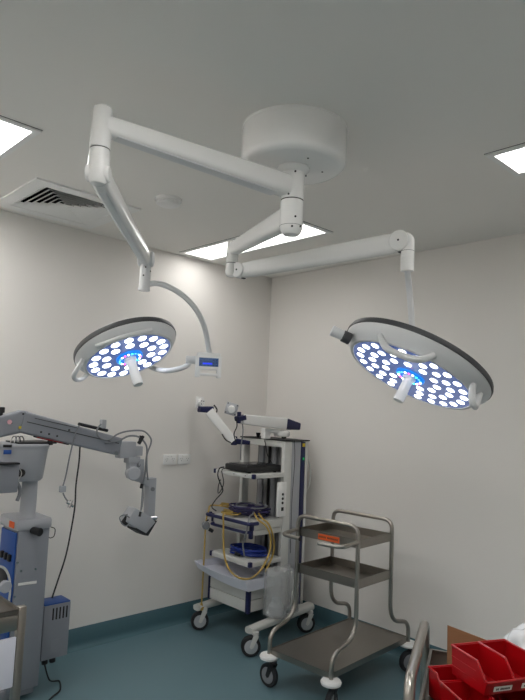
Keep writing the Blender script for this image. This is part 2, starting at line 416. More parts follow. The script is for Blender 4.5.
K1 = V((E1.x, E1.y, 2.322))
sd = (S1-K1); sdh = V((sd.x, sd.y, 0)).normalized(); side = V((-sdh.y, sdh.x, 0))
m_ = MB(); m_.lathe([(.032, zb-.003), (.035, zb-.03), (.036, K1.z+.01), (.034, K1.z-.02), (.024, K1.z-.036), (0, K1.z-.042)], TR((E1.x, E1.y, 0)), 36)
m_.build('knuckle', M_white, L1, world=True)
m_ = MB(); m_.cyl(K1-side*.039, K1+side*.039, .028, seg=32, bev=.004); m_.build('pivot_cap', M_white, L1, world=True)
m_ = MB(); m_.beam(K1+sdh*.0, S1-sdh*.012, .056, .066, .05, .062, .3, extra=((.08, .062, .078), (.9, .054, .066))); m_.build('spring_arm', M_white, L1, world=True)
m_ = MB(); m_.beam(K1+sdh*.06-V((0, 0, .041)), S1-sdh*.06-V((0, 0, .036)), .03, .006, .026, .006, .3); m_.build('spring_arm_cover', M_bezel, L1, world=True)
m_ = MB(); m_.cyl(S1-side*.036, S1+side*.036, .036, seg=32, bev=.004); m_.build('pivot_cap', M_bezel, L1, world=True)
m_ = MB(); m_.lathe([(.0, .01), (.024, .005), (.026, -.03), (.026, -.135), (.028, -.145), (.028, -.152), (.024, -.155), (0, -.155)], TR(S1), 32); m_.build('yoke_stub', M_bezel, L1, world=True)
m_ = MB()
for zz, aa in ((-.045, -2.1), (-.085, -2.4), (-.06, -1.0)): m_.cyl(S1+V((.024*math.cos(aa), .024*math.sin(aa), zz)), S1+V((.0275*math.cos(aa), .0275*math.sin(aa), zz)), .004, seg=10)
m_.build('screw', M_seam, L1, world=True)
st = S1+V((0, 0, -.125))
PAN = at(208.5, 367, 3.06)
arc = [st, at(158, 283.5, 2.975), at(173, 289, 2.985), at(187, 299, 3.0), at(197.5, 312, 3.02), at(205, 329, 3.04), at(209.5, 354, 3.085)]
MB().tube(smooth_path(arc, 8), .0138, 14).build('yoke_arc', M_bezel, L1, world=True)
pf = CAM-PAN; pf.z = 0; pf.normalize(); pf = (Matrix.Rotation(.12, 3, 'Z') @ pf)
Mp = TR(PAN, basis(pf, V((0, 0, 1)).cross(pf)))   # x right as seen, y up, z to viewer
def pl(mb, name, m, parent, lb=None):
    o = mb.build(name, m, parent, world=True)
    if lb: o['label'] = lb
    return o
m_ = MB(); W2, H2 = .066, .056
m_.box2((-W2, .0, -.018), (W2, H2, .012), .006, Mp); m_.box2((-W2, -H2+.002, -.012), (-.041, .004, .012), .005, Mp); m_.box2((.041, -H2+.002, -.012), (W2, .004, .012), .005, Mp)
m_.box2((-.05, -.046, -.012), (.05, -.032, .012), .005, Mp); m_.box2((-.05, -.016, -.012), (.05, .006, .012), .004, Mp)
m_.box2((-.058, .046, -.05), (.062, .074, .0), .008, Mp)
cpn = pl(m_, 'control_panel', M_whitematt, L1, 'white control panel with a blue display')
pl(MB().box2((-.05, .002, .0105), (.048, .045, .0135), .001, Mp), 'display', M_lcd, cpn)
m_ = MB(); m_.box2((-.032, .012, .0137), (.016, .02, .0145), 0, Mp); pl(m_, 'display_bar', M_lcdbar, cpn)
m_ = MB()
for x, y in ((-.044, .028), (-.044, .012), (.02, .034), (.036, .034), (.02, .02), (.036, .02), (.02, .007), (.036, .007)): m_.box((x+.002, y, .0142), (.010, .009, .0015), 0, Mp)
for k in range(9): m_.box((-.034+k*.0048, .038, .0142), (.003, .003+.001*(k % 3), .0012), 0, Mp)
m_.box((-.008, .026, .0142), (.046, .004, .001), 0, Mp)
pl(m_, 'display_key', M_lcddark, cpn)
HB = PAN+V((0, 0, .038))
lf = -(V((0, 0, 1)).cross(pf))              # left as seen
mid = HB+lf*.06-pf*.03
MB().cyl(mid+lf*.0-V((0, 0, .005)), mid+lf*.052-V((0, 0, .005)), .0205, seg=28, bev=.003).build('pivot_block', M_bezel, L1, world=True)
C1 = V((-2.045, -1.138, 1.794)); n1 = V((.103, -.473, -.875))
Md1 = disc_frame(C1, n1)
tb = [mid+lf*.028-V((0, 0, .01)), at(186, 366, 3.085), at(176, 369.5, 3.09), at(164, 370.5, 3.11)]
def behind(Md, px, py, off):
    n = Md.to_3x3() @ V((0, 0, 1)); d_ = ray(px, py)
    return at(px, py, (d_*((Md.translation-CAM).dot(n)/d_.dot(n))).length+off)
tb += [behind(Md1, 152, 367.5, .10), behind(Md1, 144, 360, .19), behind(Md1, 138, 350, .20)]
MB().tube(smooth_path(tb, 8), .0135, 14).build('lamp_yoke', M_bezel, L1, world=True)
lamp_head(L1, Md1, .25, [(.69, 17, .1), (.46, 10, .25)], .0205, [(disc_angle(Md1, 122, 328), .60, -.002, .0), (disc_angle(Md1, 78, 372), .40, .022, .046)], .15)

# --- light with the larger head (right)
L2 = thing('surgical_light', 'larger round surgical light with a tilted blue-lit face on the right-hand arm', 'surgical light', (SX, SY, 2.29), 0, 'ceiling surgical lights')
shaft_part('spindle_collar', 2.265, 2.405, L2, True)
m_ = MB(); m_.lathe([(SH-.001, 0), (SH-.001, .0035)], TR((SX, SY, 2.405)), 48); m_.lathe([(SH+.0006, 0), (SH+.0006, .0012)], TR((SX, SY, 2.300)), 48)
m_.build('joint_seam', M_seam, L2, world=True)
m_ = MB()
for a, z in ((-2.3, 2.29), (-2.05, 2.33), (-1.5, 2.295), (-2.7, 2.42)): m_.cyl(V((SX+.044*math.cos(a), SY+.044*math.sin(a), z)), V((SX+.048*math.cos(a), SY+.048*math.sin(a), z)), .0042, seg=10)
m_.build('screw', M_seam, L2, world=True)
E2 = at(232.5, 252, 3.08)
A0 = V((SX, SY, 2.345)); Aend = V((E2.x, E2.y, at(233, 249, 3.08).z))
dn2 = (Aend-A0).normalized()
MB().beam(A0+dn2*.02, Aend, .07, .09, .05, .062, .28).build('extension_arm', M_white, L2, world=True)
ztt = at(232.5, 241, 3.08).z; zbb = at(232.5, 264, 3.08).z
MB().lathe([(0, ztt), (.026, ztt-.002), (.029, ztt-.01), (.03, zbb+.002), (.029, zbb)], TR((E2.x, E2.y, 0)), 36).build('elbow_tube', M_white, L2, world=True)
MB().lathe([(.0285, 0), (.0285, .003)], TR((E2.x, E2.y, zbb-.003)), 36).build('joint_seam', M_seam, L2, world=True)
K2 = at(240.5, 271, 3.05); S2 = at(401, 242, 2.70)
sd = S2-K2; sdh = V((sd.x, sd.y, 0)).normalized(); side = V((-sdh.y, sdh.x, 0))
if side.dot(CAM-K2) < 0: side = -side
MB().lathe([(.029, zbb-.003), (.03, K2.z+.02), (.032, K2.z-.01), (.026, K2.z-.026), (.01, K2.z-.033), (0, K2.z-.034)], TR((E2.x, E2.y, 0)), 36).build('knuckle', M_white, L2, world=True)
K2c = K2.copy(); K2c.z = K2.z
MB().beam(K2c, S2, .056, .068, .056, .078, .28, extra=((.1, .06, .076), (.92, .06, .086))).build('spring_arm', M_white, L2, world=True)
m_ = MB(); m_.cyl(K2c-side*.034, K2c+side*.036, .038, seg=36, bev=.004); m_.build('pivot_cap', M_white, L2, world=True)
m_ = MB(); m_.cyl(S2-side*.036, S2+side*.037, .044, seg=36, bev=.004); m_.build('pivot_cap', M_white, L2, world=True)
m_ = MB(); m_.cyl(K2c+side*.035, K2c+side*.0375, .0045, seg=12); m_.cyl(S2+side*.036, S2+side*.0385, .0045, seg=12)
m_.box(K2c-V((0, 0, .039))+sdh*.02, (.02, .012, .004)); m_.box(S2-V((0, 0, .044)), (.026, .014, .006))
m_.build('screw', M_seam, L2, world=True)
J2 = S2+sdh*.03
m_ = MB(); pth = fillet([S2-sdh*.0+V((0, 0, .012)), J2+V((0, 0, .012)), J2+V((0, 0, -.13))], .045, 8)
m_ = MB(); m_.tube(pth, .028, 28); m_.build('yoke_stub', M_white, L2, world=True)
m_ = MB()
m_.lathe([(.0284, 0), (.0284, .0015)], TR(J2+V((0, 0, -.045))), 30); m_.build('joint_seam', M_seam, L2, world=True)
C2 = V((-1.205, -2.162, 1.75)); n2 = V((-.436, .192, -.879))
Md2 = disc_frame(C2, n2)
back = -(n2.normalized())
rod0 = J2+V((0, 0, -.12))
rod = [rod0, at(408.8, 285, 2.75), at(411.0, 310, 2.79), at(411.7, 330, 2.84), at(409, 352, 2.93), at(395, 358, 3.0), at(375, 350, 3.0), at(358, 342, 2.95), at(350, 337, 2.88)]
MB().tube(smooth_path(rod, 8), .0135, 14).build('yoke_arc', M_bezel, L2, world=True)
kn0 = Md2 @ V((.355*math.cos(disc_angle(Md2, 350, 338)), .355*math.sin(disc_angle(Md2, 350, 338)), .06))
Dk = (kn0-CAM).length; kn = at(346.5, 337.5, Dk); ax = (at(330, 329.5, Dk-.01)-kn).normalized()
MB().cyl(kn-ax*.02, kn+ax*.02, .027, seg=28, bev=.003).build('pivot_collar', M_rim, L2, world=True)
o = MB().cyl(kn+ax*.012, kn+ax*.075, .0225, .0245, seg=28, bev=.003).build('pivot_block', M_bezel, L2, world=True)
lamp_head(L2, Md2, .35, [(.715, 22, .05), (.54, 17, .2), (.36, 11, .1)], 0.018, [(disc_angle(Md2, 403, 340), .39, .036, -.008), (disc_angle(Md2, 487, 396), .14, .055, .02)], .13)

# ------------------------------------------------------------------ wall sockets
for px, lb in ((169.3, 'left one of the two white double sockets on the left wall'), (183.8, 'right one of the two white double sockets on the left wall')):
    p = ony(px, 459.4 if px < 175 else 458.9, 0)
    t = thing('wall_socket', lb, 'socket', (p.x, 0, p.z), 0, 'wall sockets')
    MB().box2((-.058, -.009, -.037), (.058, 0, .037), .004).build('face_plate', M_white, t)
    for sx in (-.028, .028):
        m_ = MB()
        for dx, a in ((-.008, .5), (.008, -.5)): m_.box((0, 0, 0), (.002, .001, .008), 0, TR((sx+dx, -.0092, .004), Matrix.Rotation(a, 4, 'Y')))
        m_.box((sx, -.0092, -.010), (.002, .001, .008)); m_.build('socket_slot', M_seam, t)
        MB().box((sx*.55, -.0105, .024), (.011, .004, .007), .001).build('switch', M_whitematt, t)

# ------------------------------------------------------------------ casters
def caster(parent, x, y, r, yaw, hub=M_hub, brake=True, top=None, twin=True, name='caster'):
    """wheel with fork; contact at z=0 of the parent's floor"""
    M = TR((x, y, 0), RZ(yaw)); w_ = .022 if twin else .014
    top = top or 2*r+.03
    fk = MB()
    fk.lathe([(.012, top), (.02, top-.002), (.022, 2*r+.008), (.014, 2*r-.004), (0, 2*r-.006)], M @ TR((.03, 0, 0)), 18)
    for s_ in (-1, 1):
        fk.prism([(.048, 2*r+.004), (.012, 2*r+.006), (-.01, r), (.0, r-.012), (.014, r-.006)], .004, M @ Matrix(((1, 0, 0, 0), (0, 0, -1, s_*(w_+.003)+.002), (0, 1, 0, 0), (0, 0, 0, 1))))
    c = fk.build(name, M_black if not twin else M_towerwht, parent)
    tr = MB(); tr.lathe([(r*.72, -w_), (r*.93, -w_), (r, -w_+.006), (r, w_-.006), (r*.93, w_), (r*.72, w_)], M @ TR((0, 0, r), Matrix.Rotation(PI/2, 4, 'X')), 36)
    tr.build('tyre', M_rubber, c)
    hb = MB(); hb.lathe([(0, -w_-.003), (r*.6, -w_-.002), (r*.74, -w_+.001), (r*.74, w_-.001), (r*.6, w_+.002), (0, w_+.003)], M @ TR((0, 0, r), Matrix.Rotation(PI/2, 4, 'X')), 36)
    hb.build('wheel_cover', hub, c)
    if brake:
        MB().box2((-.05, -.012, r*1.55), (-.012, .012, r*1.72), .003, M @ Matrix.Identity(4)).build('brake_pedal', M_black, c)
    return c

# ------------------------------------------------------------------ equipment cart (endoscopy tower)
T = thing('equipment_cart', 'tall off-white and navy equipment tower on casters in the room corner', 'equipment cart', (-.28, -.38, 0))
TX0, TX1, TY0, TY1 = -.40, -.15, -.62, -.14
ZT = 1.355
def tb2(a, b, name, m, bev=0, parent=T, lb=None):
    o = MB().box2(a, b, bev).build(name, m, parent, world=True)
    if lb: o['label'] = lb
    return o
# front corner upright (wide near post), back upright, top frame, rear panel
tb2((TX0, TY0, .17), (TX0+.075, TY0+.035, ZT-.012), 'upright', M_towerwht, .004)
tb2((TX0+.001, TY1-.035, .17), (TX0+.07, TY1, ZT-.012), 'upright', M_towerwht, .004)
tb2((TX0, TY0+.035, ZT-.055), (TX0+.06, TY1-.035, ZT-.009), 'top_rail', M_towerwht, .003)
tb2((TX0+.078, TY0+.003, .17), (TX0+.174, TY0+.03, ZT-.012), 'side_cover', M_greylt, .004)
tb2((TX0+.177, TY0, .17), (TX0+.220, TY0+.035, ZT-.012), 'navy_strip', M_navy, .004, lb='navy blue vertical edge strip')
tb2((TX0+.223, TY0, .17), (TX1, TY1, ZT-.012), 'end_cover', M_towerwht, .004)
tb2((TX0+.19, TY0+.036, .17), (TX0+.214, TY1-.001, ZT-.02), 'rear_panel', M_towergrey, 0)
tb2((TX0-.006, TY0-.008, ZT-.008), (TX1+.012, TY1+.01, ZT), 'top_plate', M_black, .004)
for k, yy in enumerate((-.50, -.42, -.34, -.27, -.2)):
    tb2((TX0+.165, yy-.024, .19), (TX0+.19, yy+.024, ZT-.06), 'rear_channel', M_towergrey if k % 2 else M_greylt, .004)
for yy in (-.46, -.30): tb2((TX0+.150, yy-.006, .19), (TX0+.165, yy+.006, ZT-.06), 'cable_duct', M_seam, .002)
tb2((TX0+.185, TY0-.0012, ZT-.05), (TX0+.214, TY0, ZT-.025), 'warning_sticker', M_yellow, 0)
tb2((TX0+.194, TY0-.003, ZT-.145), (TX0+.206, TY0, ZT-.13), 'indicator_lamp', M_green, 0)
# side control box on the near face of the front upright
cb = tb2((TX0-.075, TY0-.022, .82), (TX0+.01, TY0-.001, 1.06), 'outlet_box', M_whitematt, .006)
for z in (.975, .945, .915): MB().cyl((TX0-.03, TY0-.022, z), (TX0-.03, TY0-.026, z), .009, seg=16).build('outlet', M_black, cb, world=True)
tb2((TX0-.041, TY0-.026, .86), (TX0-.019, TY0-.022, .885), 'switch', M_black, .001, cb)
# shelves reach out towards -x from the column
SXl = -.705
def shelf(z0, z1, y0=-.625, y1=-.2, x0=SXl, m=M_towerwht):
    s_ = tb2((x0, y0, z0), (TX0-.001, y1, z1), 'shelf', m, .004)
    tb2((x0-.004, y0-.004, z0-.001), (x0+.022, y0+.02, z1+.001), 'corner_guard', M_navy, .004, s_)
    tb2((x0-.004, y1-.02, z0-.001), (x0+.02, y1+.004, z1+.001), 'corner_guard', M_navy, .004, s_)
    return s_
sh = shelf(1.092, 1.122)
for yy in (-.54, -.42, -.28): MB().cyl((SXl-.001, yy, 1.107), (SXl+.002, yy, 1.107), .004, seg=10).build('screw', M_seam, sh, world=True)
shelf(.745, .80)
d1 = tb2((SXl+.005, -.615, .705), (TX0-.002, -.21, .742), 'drawer', M_towerwht, .004)
tb2((SXl-.004, -.625, .69), (SXl+.02, -.60, .744), 'corner_guard', M_navy, .003, d1)
MB().tube(fillet([(SXl, -.22, .735), (SXl-.035, -.235, .735), (SXl-.035, -.60, .735), (SXl, -.615, .735)], .02), .010, 10).build('drawer_handle', M_navy, T, world=True)
MB().tube(fillet([(SXl, -.19, .80), (SXl-.055, -.2, .80), (SXl-.055, -.66, .80), (SXl+.02, -.665, .80)], .03), .0125, 12).build('shelf_handle', M_navy, T, world=True)
shelf(.502, .535)
for k, (za, zb_) in enumerate(((.285, .355), (.205, .28))):
    dd = tb2((SXl+.002, -.62, za), (TX0-.002, -.2, zb_), 'drawer', M_towerwht, .004)
tb2((SXl-.004, -.626, .2), (SXl+.026, -.596, .358), 'corner_guard', M_navy, .005)
tb2((SXl-.004, -.215, .2), (SXl+.02, -.196, .358), 'corner_guard', M_navy, .004)
# base legs
for y, yo in ((-.70, -.02), (-.17, 0)):
    m_ = MB(); m_.beam((-.14, y+.02, .165), (-.80, y+yo-.02, .15), .08, .05, .066, .04, .35, extra=((.4, .075, .05),)); m_.build('base_leg', M_towerwht, T, world=True)
tb2((-.36, -.68, .14), (-.16, -.16, .17), 'base_plate', M_greylt, .006)
def Tcast(x, y, yaw): caster(T, x+.28, y+.38, .0625, yaw, top=.15)
Tcast(-.775, -.205, -.55); Tcast(-.80, -.765, -.62); Tcast(-.20, -.70, -.5); Tcast(-.2, -.16, -.7)
# white hose loop at the back right of the tower
cable([(-.15, -.5, 1.2), (-.10, -.56, 1.22), (-.07, -.58, 1.12), (-.09, -.57, .98), (-.15, -.5, .93)], .006, M_cwhite, 'hose_loop', T)
# thin wires down the side cover
cable([(TX0+.09, TY0-.004, ZT+.0), (TX0+.10, TY0-.006, 1.2), (TX0+.085, TY0-.006, .9), (TX0+.09, TY0-.006, .55)], .002, M_black, 'cable', T)
# monitor arm on top plate (long horizontal one)
pb = V((-.265, -.46, ZT))
ar = MB().lathe([(.055, 0), (.06, .006), (.06, .032), (.052, .042), (0, .044)], TR(pb+V((-.01, 0, .018))), 32).build('monitor_arm', M_white, T, world=True)
def sa(mb, name, m): return mb.build(name, m, ar, world=True)
sa(MB().cyl(pb+V((.02, 0, 0)), pb+V((.02, 0, .02)), .014, seg=16), 'arm_stud', M_black)
sa(MB().cyl(pb+V((-.03, -.03, 0)), pb+V((-.03, -.03, .02)), .01, seg=16), 'arm_stud', M_black)
e0 = pb+V((-.0, -.005, .072)); q0 = ony(296, 426, -.46); q1 = ony(284, 423.7, -.47); q2 = ony(241, 419, -.50)
sa(MB().beam(pb+V((-.15, .03, .0)), pb+V((-.15, .03, .075)), .07, .05, rnd=.3, upv=V((0, 1, 0))), 'arm_foot', M_white)
sa(MB().beam(pb+V((-.18, .035, .064)), pb+V((.0, -.0, .050)), .055, .03, rnd=.3), 'lower_link', M_white)
sa(MB().beam(q0+V((.012, 0, -.002)), q1, .07, .055, .07, .088, .2), 'arm_joint', M_navy)
sa(MB().beam(q1+V((.01, 0, 0)), q2, .062, .088, .055, .066, .14), 'arm_link', M_white)
sa(MB().beam(q2+V((.02, 0, .012)), q2+V((-.035, 0, .0)), .065, .04, .06, .034, .25), 'arm_joint', M_navy)
sa(MB().cyl(q2+V((-.02, 0, -.03)), q2+V((-.02, 0, .05)), .015, seg=16, bev=.003), 'arm_pin', M_navy)
pv = ony(231.5, 409, -.50)
Mv = TR(pv, Matrix.Rotation(math.radians(-38), 4, 'Z') @ Matrix.Rotation(math.radians(14), 4, 'Y') @ Matrix.Rotation(math.radians(-12), 4, 'X'))
sa(MB().box((0, 0, 0), (.085, .008, .085), .004, Mv), 'mounting_plate', M_greylt)
sa(MB().cyl(Mv @ V((0, -.004, 0)), Mv @ V((0, -.03, -.012)), .026, seg=20, bev=.004), 'plate_hub', M_white)
m_ = MB()
for sx in (-1, 1):
    for sz in (-1, 1): m_.cyl(Mv @ V((sx*.033, -.003, sz*.033)), Mv @ V((sx*.033, -.0055, sz*.033)), .005, seg=10)
sa(m_, 'screw', M_seam)
cable([ony(236, 418, -.5), ony(237, 426, -.5), ony(234, 434, -.45), ony(236, 442, -.42)], .004, M_black, 'cable', ar)
cable([ony(242, 420, -.5), ony(243, 432, -.5), ony(241, 446, -.48), ony(240.5, 460, -.45)], .004, M_cgrey, 'cable', ar)
# second arm, folded towards the left wall
b0 = ony(243, 440, -.30); b1 = ony(234, 441, -.26); b2 = ony(209, 411, -.15); b3 = ony(202, 410, -.12)
ar = MB().beam(b0+V((.06, 0, -.02)), b1, .05, .03, .05, .045, .25).build('monitor_arm', M_navy, T, world=True)
sa(MB().cyl(b1+V((0, 0, -.03)), b1+V((0, 0, .035)), .024, seg=18, bev=.003), 'arm_pin', M_navy)
sa(MB().beam(b1+V((-.01, 0, .0)), b2, .055, .062, .05, .07, .2), 'arm_link', M_white)
sa(MB().beam(b2+V((.03, 0, .01)), b3+V((-.03, 0, .005)), .06, .05, .055, .042, .25), 'arm_joint', M_navy)
sa(MB().tube(smooth_path([ony(214, 405, -.17), ony(217, 410, -.19), ony(215, 415, -.19)], 4), .006, 8), 'cable_clip', M_black)
sa(MB().tube(smooth_path([ony(222, 434, -.24), ony(226, 440, -.26), ony(232, 443, -.27)], 4), .005, 8), 'cable_clip', M_black)
pv = ony(199.5, 402.5, -.10)
Mv = TR(pv, RZ(.15))
sa(MB().box((0, 0, 0), (.082, .008, .085), .003, Mv), 'mounting_plate', M_white)
sa(MB().cyl(Mv @ V((0, -.004, 0)), Mv @ V((0, -.03, 0)), .03, seg=20, bev=.004), 'plate_hub', M_whitematt)
sa(MB().beam(pv+V((.01, -.02, -.01)), b3+V((0, 0, .01)), .03, .03, rnd=.3), 'plate_link', M_white)
m_ = MB()
for a in (0, 1, 2, 3): m_.cyl(Mv @ V((.016*math.cos(a*PI/2+.7), -.03, .016*math.sin(a*PI/2+.7))), Mv @ V((.016*math.cos(a*PI/2+.7), -.033, .016*math.sin(a*PI/2+.7))), .004, seg=10)
sa(m_, 'screw', M_seam)
# webcam-like black knob on the rear edge of the top
MB().cyl((TX0+.05, -.28, ZT), (TX0+.05, -.28, ZT+.035), .012, .018, seg=14, bev=.002).build('cable_gland', M_black, T, world=True)
cable([(TX0+.06, -.30, ZT+.01), (TX0+.02, -.36, ZT+.02), (TX0-.005, -.42, ZT-.04), (TX0+.0, -.44, ZT-.12), (TX0+.0, -.5, 1.17)], .0035, M_black, 'cable', T)

# black console lying on the top shelf
K = thing('console_unit', 'flat black console lying on the top shelf of the equipment tower', 'console', (-.548, -.45, 1.122), -.05)
kb = MB(); kb.box((0, 0, .03), (.33, .25, .046), .010); kb.build('housing', M_black, K)
MB().box((-.01, 0, .0545), (.27, .20, .006), .003).build('top_panel', M_screen, K)
for sx in (-1, 1):
    for sy in (-1, 1): MB().cyl((sx*.12, sy*.1, 0), (sx*.12, sy*.1, .01), .012, seg=12).build('foot', M_rubber, K)
o = cable([(-.68, -.28, 1.14), (-.715, -.27, 1.13), (-.735, -.28, 1.08), (-.72, -.30, 1.02), (-.70, -.30, .97), (-.735, -.27, .91), (-.76, -.26, .86), (-.75, -.30, .835)], .0045, M_black, 'power_cable')
tag(o, 'black cable looping off the left edge of the top shelf beside the console', 'cable')
o = cable([(-.69, -.31, 1.135), (-.725, -.31, 1.12), (-.72, -.33, 1.04), (-.73, -.32, .985), (-.715, -.27, .955), (-.70, -.25, 1.0), (-.70, -.27, 1.05)], .0035, M_black, 'power_cable')
tag(o, 'short black cable loop hanging just under the left corner of the top shelf', 'cable')

# loose cables and hoses on the drawer shelf and below
def tangle(cx, cy_, z, rx, ry, turns, seed, jit=.02, lift=.03, r=.005):
    rnd = random.Random(seed); P = []
    n = int(turns*9)
    for k in range(n):
        a = 2*PI*k/9; f_ = 1-.25*rnd.random()
        P.append(V((cx+rx*f_*math.cos(a)+rnd.uniform(-jit, jit), cy_+ry*f_*math.sin(a)+rnd.uniform(-jit, jit), z+r+lift*k/n+rnd.uniform(0, .006))))
    return P
zsh = .80
o = MB().tube(smooth_path(tangle(-.50, -.38, zsh+.002, .10, .17, 6, 1, jit=.035, lift=.06), 5), .0062, 8).build('cable_coil', M_purple); tag(o, 'purple cable coiled loosely on the middle shelf of the tower', 'cable')
P = tangle(-.63, -.34, zsh+.002, .06, .10, 1.4, 5, lift=.02) + [V((-.70, -.42, zsh+.04)), onx(224, 514, -.785), onx(223.5, 524, -.79), onx(223.5, 540, -.79), onx(224.5, 556, -.79), onx(229, 569, -.79), at(238, 577.5, 4.10), at(250, 578.5, 4.14),
     ony(260, 571, -.69), ony(267, 559, -.685), ony(270.5, 547, -.68), ony(270, 535, -.675), ony(266, 526, -.665), ony(258, 519.5, -.62), V((-.58, -.5, zsh+.05))]
o = MB().tube(smooth_path(P, 6), .0066, 8).build('rubber_hose', M_tan); tag(o, 'tan hose hanging in a wide loop over the front of the tower shelves', 'hose')
P = [V((-.54, -.50, zsh+.05)), ony(262, 518, -.62), ony(268.5, 524, -.675), ony(273, 536, -.68), ony(274, 550, -.665), ony(270, 562, -.65), ony(265, 572, -.645)]
o = MB().tube(smooth_path(P, 6), .0066, 8).build('rubber_hose', M_tan); tag(o, 'shorter tan hose end dangling beside the clear bottle holder', 'hose')
hx_ = onz(201.5, 606, .16)
P = [V((-.55, -.25, zsh+.03)), V((-.64, -.2, zsh+.05)), V((-.70, -.17, zsh+.05)), V((hx_.x+.03, hx_.y+.01, zsh+.02)), V((hx_.x+.002, hx_.y, .74)), V((hx_.x+.001, hx_.y, .5)), V((hx_.x, hx_.y, .3)), V((hx_.x, hx_.y, .16))]
o = MB().tube(smooth_path(P, 6), .0058, 8).build('rubber_hose', M_tan); tag(o, 'straight tan hose hanging down to the left rear caster of the tower', 'hose')
MB().lathe([(.022, .135), (.025, .145), (.012, .16), (.007, .18)], TR((hx_.x, hx_.y, 0)), 16).build('hose_end', M_tan, o)
o = MB().tube(smooth_path(tangle(-.57, -.44, zsh+.03, .11, .13, 3.2, 33, jit=.035, lift=.05), 5), .0062, 8).build('cable_coil', M_purple); tag(o, 'second purple cable bunch draped over the shelf handle end of the middle shelf', 'cable')
P = [V((-.45, -.45, zsh+.055)), V((-.56, -.5, zsh+.06)), V((-.64, -.56, zsh+.04)), V((-.72, -.615, zsh+.035)), V((-.745, -.62, .74)), V((-.735, -.58, .66)), V((-.70, -.55, .60)), V((-.66, -.52, .555))]
o = MB().tube(smooth_path(P, 6), .006, 8).build('grey_cable', M_cgrey); tag(o, 'grey cable running over the shelf handle down to the blue coil', 'cable')
o = MB().tube(smooth_path(tangle(-.56, -.46, zsh+.062, .10, .12, 1.6, 9, lift=.02), 5), .005, 8).build('grey_cable', M_cgrey); tag(o, 'grey cable coil on top of the purple cables on the middle shelf', 'cable')
o = MB().tube(smooth_path(tangle(-.60, -.22, zsh+.04, .05, .04, 2, 12, jit=.006, lift=.02), 5), .005, 8).build('rubber_hose', M_tan); tag(o, 'small tan hose coil at the wall side of the middle shelf', 'hose')
o = MB().tube(smooth_path(tangle(-.545, -.44, .537, .115, .155, 5, 21, jit=.01, lift=.045), 5), .0068, 8).build('cable_coil', M_royal); tag(o, 'royal blue cable coil on the shelf above the white tray', 'cable')
MB().box((-.672, -.46, .556), (.02, .05, .02), .005).build('plug', M_black, o)
hg = onx(205, 525, -.775)
o = MB().cyl(hg, hg+V((-.01, -.03, -.0)), .028, seg=20, bev=.004).build('regulator_knob', M_cgrey); tag(o, 'small round grey regulator hanging at the left end of the shelf handle', 'regulator')
MB().cyl(hg+V((.03, -.01, -.03)), hg+V((.05, -.035, -.045)), .013, seg=14, bev=.002).build('hose_connector', M_black, o)
MB().tube([hg+V((.0, 0, .018)), hg+V((.02, .0, .03)), hg+V((.035, .01, .03))], .006, 8).build('bracket', M_black, o)

# white curved tray on the drawers
tr = thing('printer_tray', 'large curved lavender-white plastic tray resting on the bottom drawers of the tower', 'tray', (-.58, -.395, .358))
b = bmesh.new(); NY = 16; rg = []
for j in range(NY+1):
    v_ = j/NY; y = -.27+.48*v_; zb_ = .004+.062*v_**2.2; zr = zb_+.075-.02*v_; xl = -.165-.055*v_; xr = .168
    rg.append([b.verts.new(q) for q in ((xl-.035, y, zr), (xl, y, zb_), (xr, y, zb_), (xr, y, zr-.01), (xr-.008, y, zr-.01), (xr-.008, y, zb_+.008), (xl+.006, y, zb_+.008), (xl-.026, y, zr))])
for A, B_ in zip(rg, rg[1:]):
    for k in range(8): b.faces.new((A[k], A[(k+1) % 8], B_[(k+1) % 8], B_[k]))
for A, dy in ((rg[0], .008), (rg[-1], -.008)):
    o4 = [b.verts.new(A[k].co) for k in (0, 1, 2, 3)]; i4 = [b.verts.new(A[k].co+V((0, dy, 0))) for k in (0, 1, 2, 3)]
    b.faces.new(o4); b.faces.new(i4[::-1])
    for k in range(4): b.faces.new((o4[k], i4[k], i4[(k+1) % 4], o4[(k+1) % 4]))
bmesh.ops.recalc_face_normals(b, faces=b.faces)
m_ = MB(); m_._merge(b); m_.build('tray_shell', M_tray, tr)
m_ = MB(); m_.box((-.197, -.02, .060), (.006, .05, .012), .002); m_.build('tray_catch', M_cgrey, tr)
m_ = MB(); m_.box2((-.10, .10, .0), (.18, .13, .03), .002); m_.build('tray_foot', M_tray, tr)

# clear bottle holder on the near side of the column
bh = thing('bottle_holder', 'clear plastic twin bottle holder fixed low on the near side of the tower', 'bottle holder', (-.485, -.728, .19))
def cup(cx, cy_, r, h, hook=True):
    m_ = MB(); m_.lathe([(r-.004, .0), (r, .004), (r, h), (r-.003, h+.002), (r-.004, h), (r-.004, .012)], TR((cx, cy_, 0)), 36); m_.build('cup', M_acryl, bh)
    m_ = MB(); m_.lathe([(r*.3, .012), (r*.8, .014), (r*.92, .02), (r*.92, .012)], TR((cx, cy_, 0)), 28); m_.build('cup_base', M_smoke, bh)
cup(-.055, 0, .075, .30); cup(.088, .01, .062, .27)
m_ = MB(); m_.box2((-.12, .055, .0), (.14, .062, .30), .002); m_.build('back_plate', M_acryl, bh)
m_ = MB(); m_.lathe([(.05, .0), (.052, .05), (.04, .06), (.03, .09), (.03, .10)], TR((-.055, 0, .013)), 24); m_.build('bottle_stand', M_smoke, bh)
MB().lathe([(.026, 0), (.026, .003), (0, .003)], TR((-.055, 0, .006)), 24).build('drain_hole', M_seam, bh)
MB().lathe([(.022, 0), (.022, .003), (0, .003)], TR((.095, .01, .006)), 24).build('drain_hole', M_seam, bh)
for sx in (-.09, -.02, .07): MB().prism([(0, 0), (.028, -.014), (.03, -.006), (.006, .012)], .02, TR((sx, -.05, .29))).build('clip_tab', M_acryl, bh)
